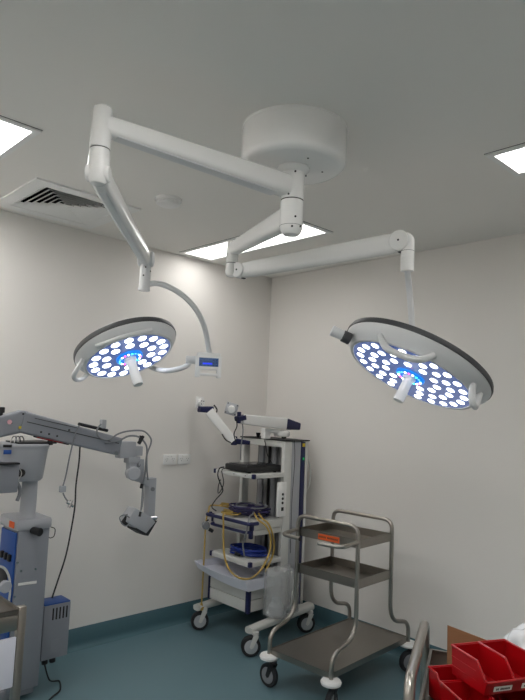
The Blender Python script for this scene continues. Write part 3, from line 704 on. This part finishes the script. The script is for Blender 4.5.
cable([bh.matrix_basis @ V(q) for q in ((.08, .0, .27), (.075, -.02, .2), (.05, -.045, .13), (.035, -.05, .07), (.045, -.04, .03))], .005, M_cwhite, 'tube', bh)

# ------------------------------------------------------------------ stainless trolley
def arch(mb, x, y0, y1, zlow, bend_z, xout, ztop, r=.0125, cr=.06):
    """tube frame in plane x (upper), feet moved to x+xout; open at the bottom"""
    P = [V((x+xout, y0, zlow)), V((x+xout, y0, bend_z-.05)), V((x, y0, bend_z)), V((x, y0, ztop)), V((x, y1, ztop)), V((x, y1, bend_z)), V((x+xout, y1, bend_z-.05)), V((x+xout, y1, zlow))]
    Q = [P[0]]
    def fil(a, b_, c, rr, n=7):
        d1 = (a-b_); d2 = (c-b_); rr1 = min(rr, d1.length*.48); rr2 = min(rr, d2.length*.48)
        p = b_+d1.normalized()*rr1; q = b_+d2.normalized()*rr2
        return [(1-t/n)**2*p+2*(t/n)*(1-t/n)*b_+(t/n)**2*q for t in range(n+1)]
    rs = [0, .07, .1, cr, cr, .1, .07, 0]
    for i in range(1, 7): Q += fil(P[i-1], P[i], P[i+1], rs[i])
    Q.append(P[7]); mb.tube(Q, r, 14)
def tray(mb, x0, x1, y0, y1, z0, z1, th=.002, lip=.008):
    mb.box2((x0, y0, z0), (x1, y1, z0+th)); mb.box2((x0, y0, z0), (x0+th, y1, z1)); mb.box2((x1-th, y0, z0), (x1, y1, z1))
    mb.box2((x0, y0, z0), (x1, y0+th, z1)); mb.box2((x0, y1-th, z0), (x1, y1, z1))
    mb.box2((x0-.0, y0, z1-.003), (x0+lip, y1, z1)); mb.box2((x1-lip, y0, z1-.003), (x1, y1, z1)); mb.box2((x0, y0, z1-.003), (x1, y0+lip, z1)); mb.box2((x0, y1-lip, z1-.003), (x1, y1, z1))
W = thing('steel_trolley', 'three-tier stainless steel trolley with white buffer discs in front of the right wall', 'trolley', (-.59, -1.33, 0), math.radians(3))
hx, hy, HX = .168, .220, .398
for s_ in (-1, 1):
    m_ = MB(); arch(m_, s_*(hx+.012), -hy, hy, .165, .345, s_*(HX-hx-.012), .935); m_.build('tube_frame', M_steel, W)
m_ = MB(); tray(m_, -hx, hx, -hy-.002, hy+.002, .812, .86); m_.build('top_tray', M_sheet, W)
m_ = MB(); tray(m_, -hx, hx, -hy-.002, hy+.002, .592, .642); m_.build('middle_tray', M_sheet, W)
m_ = MB(); m_.box2((-HX, -hy, .196), (HX, hy, .199)); m_.box2((-HX, -hy, .172), (HX, -hy+.003, .204)); m_.box2((-HX, hy-.003, .172), (HX, hy, .204)); m_.box2((-HX, -hy, .172), (-HX+.003, hy, .204)); m_.box2((HX-.003, -hy, .172), (HX, hy, .204))
m_.build('bottom_shelf', M_sheet, W)
for s_ in (-1, 1):        # broken loop handle: two prongs bent towards each other
    P = fillet([(-hx-.014, s_*hy, .85), (-hx-.165, s_*hy, .84), (-hx-.175, s_*(hy-.15), .838)], .05, 6)
    hd = MB().tube(P, .0115, 12).build('handle_prong', M_steel, W)
    MB().cyl(V((-hx-.175, s_*(hy-.15), .838)), V((-hx-.175, s_*(hy-.1525), .838)), .0118, seg=14).build('end_cap', M_black, hd)
st_ = MB().box2((-hx-.004, -.085, .817), (-hx-.001, .07, .85)).build('orange_label', M_orange, W); st_['label'] = 'orange printed sticker on the upper tray edge'
m_ = MB()
for k in range(16):
    if k in (6,): continue
    m_.box((-hx-.0045, .060-k*.0088, .834), (.0008, .0052, .010))
m_.build('lettering', M_ink, st_)
for sx in (-1, 1):
    for sy in (-1, 1):
        MB().lathe([(.02, .176), (.05, .172), (.056, .162), (.052, .150), (.03, .146), (0, .146)], TR((sx*HX, sy*hy, 0)), 32).build('buffer_disc', M_whitematt, W)
        caster(W, sx*HX-.008, sy*hy-.01, .064, {(-1, 1): -1.6, (-1, -1): .25, (1, -1): -.45, (1, 1): -.5}[(sx, sy)], hub=M_cgrey, brake=False, top=.15, twin=False)

# ------------------------------------------------------------------ second stainless trolley (near right) with red bins
TOP = .845
ca = math.atan2(.23, .45)
RZT = .945
R1 = onz(425, 622, RZT); R2 = onz(407, 690, RZT)
uu = (R2-R1); uu.z = 0; uu.normalize()        # along the rail, towards the camera
ang = math.atan2(uu.y, uu.x)+PI/2             # local -y = uu ; local +x = to the right
base = R1+uu*.20; base.z = 0
W2 = thing('steel_trolley', 'stainless steel trolley carrying red bins at the lower right corner of the photo', 'trolley', base, ang)
L2x = .66
for x_, s_ in ((0, -1), (L2x, 1)):
    m_ = MB(); arch(m_, x_, -.25, .22, .165, .36, s_*.07, RZT, r=.0135); m_.build('tube_frame', M_steel, W2)
m_ = MB(); tray(m_, .014, L2x-.014, -.25, .22, TOP-.03, TOP+.018); m_.build('top_tray', M_sheet, W2)
m_ = MB(); tray(m_, .014, L2x-.014, -.25, .22, .40, .448); m_.build('middle_tray', M_sheet, W2)
m_ = MB(); tray(m_, -.05, L2x+.05, -.25, .22, .172, .204); m_.build('bottom_shelf', M_sheet, W2)
for x_ in (-.07, L2x+.07):
    for y_ in (-.25, .22):
        MB().lathe([(.02, .176), (.05, .172), (.056, .162), (.052, .150), (0, .146)], TR((x_, y_, 0)), 28).build('buffer_disc', M_whitematt, W2)
        caster(W2, x_-.01, y_-.01, .055, .6, hub=M_rubber, brake=False, top=.15, twin=False)

def red_bin(loc, rz, lb, tilt=(0, 0), Lb=.17, Wb=.102, Hb=.08, labelled=True):
    """local: front lip towards -y"""
    t = thing('storage_bin', lb, 'storage bin', loc, rz, 'red storage bins'); t.rotation_euler = (tilt[0], tilt[1], rz)
    th = .0028; yb, yf = Lb/2, -Lb/2
    prof_ = [(yf+.012, 0), (yb-.004, 0), (yb, Hb), (yf+.036, Hb), (yf+.010, Hb*.50), (yf, Hb*.46)]
    m_ = MB()
    for x in (-Wb/2, Wb/2-th):
        m_.prism(prof_, th, Matrix(((0, 0, 1, x), (1, 0, 0, 0), (0, 1, 0, 0), (0, 0, 0, 1))))
    m_.box2((-Wb/2, yf+.012, 0), (Wb/2, yb-.003, th)); m_.box2((-Wb/2, yb-.006, 0), (Wb/2, yb-.002, Hb))
    m_.prism([(yf+.012, 0), (yf+.0148, 0), (yf+.004, Hb*.44), (yf, Hb*.46)], Wb, Matrix(((0, 0, 1, -Wb/2), (1, 0, 0, 0), (0, 1, 0, 0), (0, 0, 0, 1))))
    m_.build('bin_shell', M_red, t)
    rm = MB()
    for s_ in (-1, 1): rm.tube([(s_*Wb/2, yb, Hb), (s_*Wb/2, yf+.036, Hb), (s_*Wb/2, yf+.004, Hb*.48)], .0032, 8)
    rm.tube([(-Wb/2, yb, Hb), (Wb/2, yb, Hb)], .0032, 8); rm.tube([(-Wb/2, yf+.001, Hb*.46), (Wb/2, yf+.001, Hb*.46)], .0032, 8)
    rm.build('rolled_rim', M_red, t)
    for s_ in ((-1, 1) if labelled else ()):
        for zz in (.022, .045): MB().box((s_*(Wb/2+.0008), .02, zz), (.0016, .1, .003)).build('side_rib', M_red, t)
    if labelled:
        a = math.atan2(.012, Hb*.46)
        Ml = TR((.008, yf+.0048, Hb*.22), Matrix.Rotation(a, 4, 'X'))
        lbp = MB().box((0, -.001, 0), (.054, .0012, .014), 0, Ml).build('paper_label', M_paper, t)
        m2 = MB()
        for k in range(10):
            if k == 2: continue
            m2.box((-.019+k*.0042, -.0018, 0), (.0028, .0006, .0055), 0, Ml)
        m2.build('lettering', M_ink, lbp)
    return t
# upper pair, sitting on the lower bins; positions from their rims
def bin_from(pb_l, pb_r, pf_l, z, lb, **k):
    a = onz(*pb_l, z); b_ = onz(*pb_r, z); f_ = onz(*pf_l, z)
    wdir = (b_-a); wd = wdir.length; back_mid = (a+b_)/2
    rz = math.atan2(wdir.y, wdir.x)
    Lb = k.get('Lb', .17); Hb = k.get('Hb', .08)
    yd = V((-math.sin(rz), math.cos(rz), 0))
    c = back_mid-yd*(Lb/2)
    c.z = z-Hb
    return red_bin(c, rz, lb, Wb=k.get('Wb', wd), Lb=Lb, Hb=Hb, labelled=k.get('labelled', True))
ZB = TOP-.028+.002
BW, BL, BH = .085, .142, .072
z2 = ZB+2*BH+.004
bin_from((452, 645), (478, 642.5), (478, 667), z2, 'upper red bin with a white front label, left one of the top pair', Wb=BW, Lb=BL, Hb=BH)
bin_from((480.4, 642), (503, 640), (506, 664), z2, 'upper red bin cut off by the right edge of the photo', Wb=BW, Lb=BL, Hb=BH)
z1 = ZB+BH
bin_from((429, 667), (456, 665), (440, 690), z1, 'lower red bin beside the curved steel rail, behind the foremost one', Wb=BW, Lb=BL*.55, Hb=BH, labelled=False)
bin_from((438, 682), (472, 680), (440, 697), z1, 'foremost lower red bin at the bottom edge of the photo', Wb=BW, Lb=BL, Hb=BH, labelled=False)
bin_from((470, 668), (500, 666), (480, 697), z1, 'lower red bin hidden under the upper pair', Wb=BW, Lb=BL, Hb=BH, labelled=False)

# cardboard sheet and plastic bag behind the bins
cbp = thing('cardboard_sheet', 'x', 'cardboard', (0, 0, 0))
DC = 2.6
while True:
    a1 = at(447.5, 625, DC); a2 = at(487, 640, DC)
    if (W2.matrix_basis.inverted() @ a1).y < .205 and (W2.matrix_basis.inverted() @ a2).y < .205: break
    DC -= .01
zlo = TOP-.027
nn = (a2-a1).cross(V((0, 0, 1))).normalized()*.004
b = bmesh.new(); q_ = [V((a1.x, a1.y, zlo)), a1, a2, V((a2.x, a2.y, zlo))]
vv = [b.verts.new(p) for p in q_]; vw = [b.verts.new(p+nn) for p in q_]
b.faces.new(vv); b.faces.new(vw[::-1])
for i in range(4): b.faces.new((vv[i], vw[i], vw[(i+1) % 4], vv[(i+1) % 4]))
bmesh.ops.recalc_face_normals(b, faces=b.faces)
m_ = MB(); m_._merge(b); bpy.data.objects.remove(cbp)
tag(m_.build('cardboard_sheet', M_card), 'brown cardboard sheet leaning behind the red bins on the steel trolley', 'cardboard')
from mathutils import noise
b = bmesh.new(); bmesh.ops.create_icosphere(b, subdivisions=5, radius=1)
for v in b.verts:
    n_ = noise.noise(v.co*1.6+V((3, 1, 7))); r2 = noise.ridged_multi_fractal(v.co*1.4, 1, 2, 3, 1, 2)*.09
    v.co *= (.9+.34*n_-r2*.35)
bc = at(526, 660, 2.35)
for v in b.verts: v.co = V((v.co.x*.105, v.co.y*.09, v.co.z*.12))
m_ = MB(); m_._merge(b, TR(bc, RZ(.5))); bgo = m_.build('plastic_bag', M_bag, angle=60); tag(bgo, 'crumpled white plastic bag behind the red bins at the right edge', 'plastic bag')

# ------------------------------------------------------------------ operating microscope on its stand
S = thing('microscope_stand', 'grey and blue floor-standing operating microscope with its arm reaching right', 'microscope', (-2.16, -.40, 0))
def sp_(mb, name, m, lb=None, parent=S):
    o = mb.build(name, m, parent, world=True)
    if lb: o['label'] = lb
    return o
cx0, cx1, cyf, cyb = -2.235, -2.065, -.47, -.255
sp_(MB().box2((cx0, cyf, .06), (cx1, cyb, .885), .006), 'column', M_grey)
sp_(MB().box2((cx0-.012, cyf+.01, .3), (cx0-.001, cyb-.01, .87), .003), 'blue_panel', M_blue, 'blue control side panel')
sp_(MB().box2((cx0-.018, cyf-.012, .88), (cx1+.008, cyb+.02, .94), .016), 'column_cap', M_greylt)
sp_(MB().box2((cx0-.016, -.40, .56), (cx0-.011, -.29, .66), .002), 'rocker_bank', M_black)
for yy in (-.42, -.37, -.32): sp_(MB().box2((cx0-.028, yy-.012, .72), (cx0-.011, yy+.012, .755), .003), 'rocker_switch', M_black)
m_ = MB(); m_.box2((cx0-.0205, cyf+.02, .893), (cx0-.0175, cyf+.085, .925)); sp_(m_, 'warning_sticker', M_orange)
kp = ony(32, 530, cyf)
sp_(MB().cyl(kp, kp+V((.02, -.06, -.004)), .018, .022, seg=20, bev=.003), 'column_knob', M_black)
m_ = MB()
for q in ((19.5, 529), (17.5, 563), (21, 571), (35.5, 569), (14.5, 597)): p_ = ony(*q, cyf); m_.cyl(p_+V((0, .002, 0)), p_+V((0, -.003, 0)), .006, seg=10)
sp_(m_, 'screw', M_chrome)
la, lb_ = ony(18, 584.5, cyf), ony(36.5, 582, cyf)
m_ = MB(); m_.beam(la+V((0, -.001, 0)), lb_+V((0, -.001, 0)), .002, .014, rnd=.1); sp_(m_, 'paper_label', M_paper)
m_ = MB(); m_.box2((cx0-.22, cyf+.02, .02), (cx1-.01, cyb+.05, .075), .015); m_.box2((cx0-.5, -.75, .03), (cx0-.1, -.3, .085), .015); m_.box2((cx0-.5, -.25, .03), (cx0-.1, 0-.06, .085), .015)
sp_(m_, 'stand_base', M_grey)
cxm = ony(29, 495, -.40).x
zc0, zc1 = .94, 1.165
sp_(MB().lathe([(.05, zc0), (.045, zc0+.012), (.042, zc0+.02), (.040, zc1)], TR((cxm, -.40, 0)), 36), 'riser_tube', M_greylt)
# drum housing with rounded, slightly tapering plan
dr = [(1.14, .80), (1.15, .86), (1.30, .97), (1.318, 1.0), (1.322, 1.02), (1.332, 1.02), (1.336, 1.0)]
b = bmesh.new(); rg = []
for z, k in dr:
    rg.append([b.verts.new((cxm-.075+x*k, -.40+y*k, z)) for x, y in rrect(.30, .24, .42, 6)])
for A, B_ in zip(rg, rg[1:]):
    n_ = len(A)
    for k in range(n_): b.faces.new((A[k], A[(k+1) % n_], B_[(k+1) % n_], B_[k]))
b.faces.new(rg[0]); b.faces.new(rg[-1]); bmesh.ops.recalc_face_normals(b, faces=b.faces)
m_ = MB(); m_._merge(b); sp_(m_, 'arm_housing', M_greylt)
sp_(MB().box2((cxm-.12, -.50, 1.337), (cxm+.09, -.32, 1.345), .003), 'housing_tray', M_black)
for k in range(3):
    px_ = 14+k*3.6; a_ = ony(px_, 439, -.45)
    sp_(MB().tube([a_+V((.016*math.cos(t_*PI/5), 0, -.02+.035*math.sin(t_*PI/5))) for t_ in range(6)], .003, 6), 'wire_loop', M_chrome)
p_ = ony(7.5, 452, -.52); sp_(MB().box(p_, (.04, .006, .022), .002), 'blue_badge', M_blue)
p_ = ony(7.5, 446, -.52); sp_(MB().box(p_, (.045, .006, .014), .002), 'dark_badge', M_black)
p_ = ony(42, 459, -.485); sp_(MB().cyl(p_+V((0, .03, 0)), p_+V((.003, -.006, 0)), .005, seg=10), 'red_lamp', M_red)
p_ = ony(14, 474, -.54); sp_(MB().cyl(p_+V((-.02, .09, 0)), p_+V((0, -.02, 0)), .026, seg=24, bev=.004), 'clamp_knob', M_black)
p2 = ony(19, 473, -.54); sp_(MB().cyl(p2+V((.01, .06, 0)), p2+V((.012, -.01, 0)), .02, seg=24, bev=.004), 'clamp_knob', M_black)
sp_(MB().tube([p_+V((.033*math.cos(k*PI/9), -.012, .033*math.sin(k*PI/9))) for k in range(18)], .003, 6, True), 'clamp_ring', M_chrome)
a_ = ony(-6, 477, -.5); sp_(MB().box(a_+V((-.0, 0, 0)), (.20, .14, .15), .008), 'supply_box', M_grey)
a_ = ony(4, 463.5, -.58); sp_(MB().box(a_, (.14, .06, .01), .003), 'box_lip', M_black)
sp_(MB().tube(smooth_path([ony(x, y, -.52) for x, y in ((13, 480), (18, 484), (20, 492), (17, 501))], 5), .009, 10), 'drain_hose', M_cgrey)
# arms
YA = -.46
def A(x, y, Y=YA): return ony(x, y, Y)
def bar(p0, p1, h0, h1, d0=.075, d1=.06, m=M_grey, name='arm_beam', rnd=.12):
    return sp_(MB().beam(p0, p1, d0, h0, d1, h1, rnd), name, m)
dpx = (A(60, 440)-A(60, 430)).length/10
bar(A(-22, 431.5), A(22, 421), .10, 21*dpx)
bar(A(20, 421.5), A(118, 446.5), 20.5*dpx, 18.5*dpx)
sp_(MB().cyl(A(21, 421)+V((0, -.030, 0)), A(21, 421)+V((0, .030, 0)), 10.1*dpx, seg=36, bev=.004), 'arm_pivot', M_grey)
sp_(MB().beam(A(24, 421.5)+V((0, -.0385, .0)), A(116, 443)+V((0, -.0325, .0)), .002, .004, rnd=.1), 'arm_seam', M_seam)
sp_(MB().beam(A(32, 418)+V((0, -.0385, .0)), A(74, 427.5)+V((0, -.0365, .0)), .002, .003, rnd=.1), 'arm_seam', M_seam)
sp_(MB().beam(A(33, 435)+V((0, -.02, -.008)), A(66, 443)+V((0, -.02, -.006)), .03, .006, rnd=.2), 'arm_strip', M_rubber)
sp_(MB().beam(A(34, 436)+V((0, -.037, -.004)), A(60, 442)+V((0, -.037, -.003)), .003, .003, rnd=.2), 'red_line', M_red)
p_ = A(20, 427.5, YA-.041); sp_(MB().box(p_, (.014, .003, .014), .001), 'yellow_label', M_yellow)
p_ = A(9.5, 422, YA-.041); sp_(MB().cyl(p_, p_+V((0, -.003, 0)), .012, seg=16), 'pink_label', M_pink)
m_ = MB()
for q in ((11, 423), (23, 414), (41, 432), (49, 434), (57, 436), (74, 438), (69, 430)): p_ = A(*q, YA-.036); m_.cyl(p_, p_+V((0, -.006, 0)), .0045, seg=10)
sp_(m_, 'screw', M_seam)
p_ = A(50, 442, YA-.02); sp_(MB().cyl(p_+V((0, 0, .01)), p_+V((0, 0, -.016)), .014, .017, seg=16, bev=.003), 'lock_knob', M_black)
p_ = A(1, 407, YA); sp_(MB().cyl(p_+V((0, 0, -.03)), p_+V((0, 0, .0)), .02, seg=16, bev=.003), 'top_knob', M_black); sp_(MB().cyl(p_+V((0, 0, -.10)), p_+V((0, 0, -.03)), .012, seg=12), 'knob_stem', M_black)
sp_(MB().beam(A(79, 424), A(107, 430.5), .03, .018, rnd=.4), 'black_pad', M_rubber)
p_ = A(103, 424); sp_(MB().box(p_, (.03, .03, .05), .004), 'cable_clamp', M_greylt)
# forearm block, knuckle, drop link, head
sp_(MB().box2(A(117, 458, YA)+V((0, -.03, 0)), A(134, 441.5, YA)+V((0, .03, 0)), .006), 'wrist_block', M_greylt)
sp_(MB().box2(A(120, 456)+V((0, -.026, 0)), A(141, 446)+V((0, .026, 0)), .005), 'wrist_plate', M_greylt)
sp_(MB().cyl(A(133, 446.5), A(133, 442), .013, .017, seg=18, bev=.002), 'wrist_knob', M_black)
p_ = A(131.5, 450.5, YA-.027); sp_(MB().box(p_, (.009, .003, .014), .001), 'orange_label', M_orange)
p_ = A(116, 453, YA-.03); sp_(MB().cyl(p_, p_+V((0, -.008, 0)), .011, seg=16), 'pivot_bolt', M_cgrey)
m_ = MB(); m_.box2(A(126, 463)+V((0, -.03, 0)), A(138, 456)+V((0, .03, 0)), .003); m_.prism([(A(x, y).x, A(x, y).z) for x, y in ((128, 459), (142, 459), (142, 479), (138, 482), (128, 478))], .05, Matrix(((1, 0, 0, 0), (0, 0, 1, YA-.025), (0, 1, 0, 0), (0, 0, 0, 1))), .002)
sp_(m_, 'knuckle_plate', M_greylt)
kc = A(133, 473)
sp_(MB().cyl(kc+V((-.018, -.045, 0)), kc+V((.01, .035, 0)), .041, seg=32, bev=.006), 'knuckle_drum', M_greylt)
p_ = A(138, 465, YA-.027); sp_(MB().cyl(p_, p_+V((.0, -.014, 0)), .011, seg=16, bev=.002), 'clamp_lever', M_cgrey)
sp_(MB().box(p_+V((0, -.014, .012)), (.008, .008, .03), .002), 'lever_arm', M_greylt)
sp_(MB().beam(A(139, 477), A(152, 486), .05, .045, rnd=.2), 'link_bracket', M_greylt)
sp_(MB().beam(A(150.5, 478), A(149, 520), .055, .058, .055, .05, .12, upv=V((1, 0, 0))), 'drop_link', M_greylt)
p_ = A(152, 489, YA-.029); sp_(MB().cyl(p_, p_+V((.0, -.016, 0)), .012, seg=16, bev=.002), 'clamp_lever', M_cgrey)
p_ = A(151, 518, YA-.03); sp_(MB().cyl(p_+V((-.01, 0, 0)), p_+V((.035, -.01, 0)), .013, seg=16, bev=.002), 'tilt_knob', M_chrome)
hb_ = [(A(x, y).x, A(x, y).z) for x, y in ((132, 507), (140, 512), (149, 517), (151.5, 521), (143, 533), (139, 532.5), (124, 521), (126, 516))]
sp_(MB().prism(hb_, .09, Matrix(((1, 0, 0, 0), (0, 0, 1, YA-.045), (0, 1, 0, 0), (0, 0, 0, 1))), .004), 'optics_head', M_greylt)
hb_ = [(A(x, y).x, A(x, y).z) for x, y in ((151, 521.5), (153, 519.5), (144, 534.5), (140, 534), (131, 528.5), (132, 526.5), (142, 532))]
sp_(MB().prism(hb_, .094, Matrix(((1, 0, 0, 0), (0, 0, 1, YA-.047), (0, 1, 0, 0), (0, 0, 0, 1)))), 'optics_base', M_rubber)
sp_(MB().cyl(A(130, 516)+V((0, 0, 0)), A(123, 524.5), .024, .02, seg=20, bev=.003), 'eyepiece', M_rubber)
# cables of the microscope
def mcab(pts, r=.005, m=M_cgrey, Y=YA-.04): return sp_(MB().tube(smooth_path([A(x, y, Y) for x, y in pts], 6), r, 8), 'cable', m)
mcab([(101, 424), (97, 430), (99, 437), (108, 440), (118, 434), (129, 431), (143, 431), (150, 437), (151, 443), (147, 455), (147, 470), (148, 480)])
mcab([(105, 443), (118, 441), (129, 436), (139, 437), (145, 443), (147, 450), (146, 462), (145, 474), (143, 485), (142, 500), (141, 510)], .0055)
mcab([(143, 484), (143, 500), (140, 513), (133, 522), (126, 526), (121, 522), (120, 517), (125, 515), (130, 518)], .0036, M_cgrey)
for q, a_ in (((141, 438), .5), ((142, 486), 0), ((140, 514), .3)):
    p_ = A(*q, YA-.04); sp_(MB().beam(p_+V((.0, 0, .014)), p_+V((-.005, 0, -.014)), .018, .02, rnd=.4, upv=V((0, 1, 0))), 'cable_tie', M_black)
p_ = A(140, 441, YA-.04); sp_(MB().cyl(p_+V((-.008, 0, -.016)), p_+V((.022, 0, .03)), .012, .009, seg=14, bev=.002), 'cable_plug', M_black)
mcab([(79, 426), (75, 435), (70, 455), (66, 475), (63, 486)], .0042)
p_ = A(62.5, 489, YA-.04); sp_(MB().box(p_, (.034, .02, .034), .003), 'connector_box', M_greylt)
mcab([(63, 493), (66, 499), (70, 503)], .004)
p_ = A(70, 504, YA-.04); m_ = MB(); m_.cyl(p_+V((-.02, 0, .012)), p_+V((.02, 0, -.014)), .008, seg=12); m_.cyl(p_+V((-.006, 0, -.02)), p_+V((.008, 0, .02)), .009, seg=12); sp_(m_, 'metal_connector', M_chrome)
mcab([(80, 446), (79, 462), (76, 485), (75, 505), (72, 525), (66, 555), (58, 580), (52, 598)], .0048, M_seam, YA+.1)
# power supply box fixed beside the column (stands off it on a bracket)
Pm = A
bx0, bx1 = -2.005, -1.895
pc = ony(55, 630, -.40)
bw = .145; x0_ = ony(43, 630, -.40).x; x1_ = ony(69, 630, -.40).x
zt_, zb_ = ony(55, 604, -.40).z, ony(55, 658, -.40).z
pbx = sp_(MB().box2((x0_, -.40, zb_), (x1_, -.28, zt_-.004), .003), 'power_box', M_grey)
sp_(MB().box2((x0_+.002, -.398, zt_-.004), (x1_-.002, -.282, zt_+.004), .002), 'box_lid', M_blue, 'blue lid', pbx)
for k in range(5):
    xx = x0_+(x1_-x0_)*(.34+.13*k); sp_(MB().box2((xx-.004, -.402, zt_-.085), (xx+.004, -.399, zt_-.022), .001), 'cooling_slot', M_blackhole, None, pbx)
for k in range(2): sp_(MB().cyl((x0_+.035+k*.045, -.37, zb_), (x0_+.035+k*.045, -.375, zb_-.03), .017, seg=14, bev=.003), 'gland', M_black, None, pbx)
sp_(MB().box2((x0_+.05, -.4012, zb_+.03), (x0_+.11, -.3999, zb_+.10)), 'faded_label', M_grey, None, pbx)
sp_(MB().box2((cx1-.003, -.36, zb_+.05), (x0_+.002, -.31, zb_+.2), .002), 'box_bracket', M_grey)
fl = lambda x, y: onz(x, y, .006)
sp_(MB().tube(smooth_path([V((x0_+.035, -.375, zb_-.028)), V((x0_+.06, -.40, .04)), fl(59, 681), fl(60, 690), fl(52, 697), fl(44, 706)], 6), .0045, 8), 'mains_cable', M_black)
sp_(MB().tube(smooth_path([A(51, 527, YA+.1), A(55, 529, YA+.1), A(54, 536, YA+.1), A(50, 538, YA+.1), A(48, 536, YA+.1)], 5), .0025, 6), 'wire_loop', M_black)
sp_(MB().tube(smooth_path([ony(-4, 566, -.52), ony(4, 568, -.52), ony(9, 577, -.52), ony(10, 592, -.52), ony(8, 606, -.50)], 6), .006, 8), 'cable', M_cwhite)
p_ = ony(4, 586, -.5); sp_(MB().cyl(p_, p_+V((0, -.03, 0)), .03, seg=20, bev=.004), 'side_connector', M_greylt)

# ------------------------------------------------------------------ near left steel table with hanging bin
cn = onz(28, 606, .85)
N = thing('steel_table', 'stainless steel instrument table cut off at the lower left of the photo', 'table', (cn.x-.35, cn.y+.25, 0))
def nb(a, b, name, m, bev=0, parent=N): return MB().box2(a, b, bev).build(name, m, parent)
m_ = MB(); tray(m_, -.33, .33, -.24, .20, .825, .842, lip=.006); m_.build('table_top', M_sheet, N)
for x_ in (-.347, .32):
    for y_ in (-.25, .18): nb((x_, y_, .06), (x_+.028, y_+.028, .85), 'leg', M_steel, .003)
nb((-.32, -.245, .772), (.32, -.235, .825), 'front_apron', M_steel, .003); nb((-.32, .19, .755), (.32, .2, .825), 'rear_apron', M_steel, .003)
nb((.325, -.22, .765), (.335, .18, .825), 'side_apron', M_steel, .003); nb((-.34, -.22, .765), (-.33, .18, .825), 'side_apron', M_steel, .003)
nb((-.318, -.249, .585), (.319, -.237, .752), 'hanging_panel', M_tray, .004)
nb((-.32, -.24, .2), (.32, .19, .215), 'lower_shelf', M_sheet, .003)
for x_ in (-.333, .333):
    for y_ in (-.236, .194): caster(N, x_-.02, y_, .035, .3, hub=M_rubber, brake=False, top=.085, twin=False)
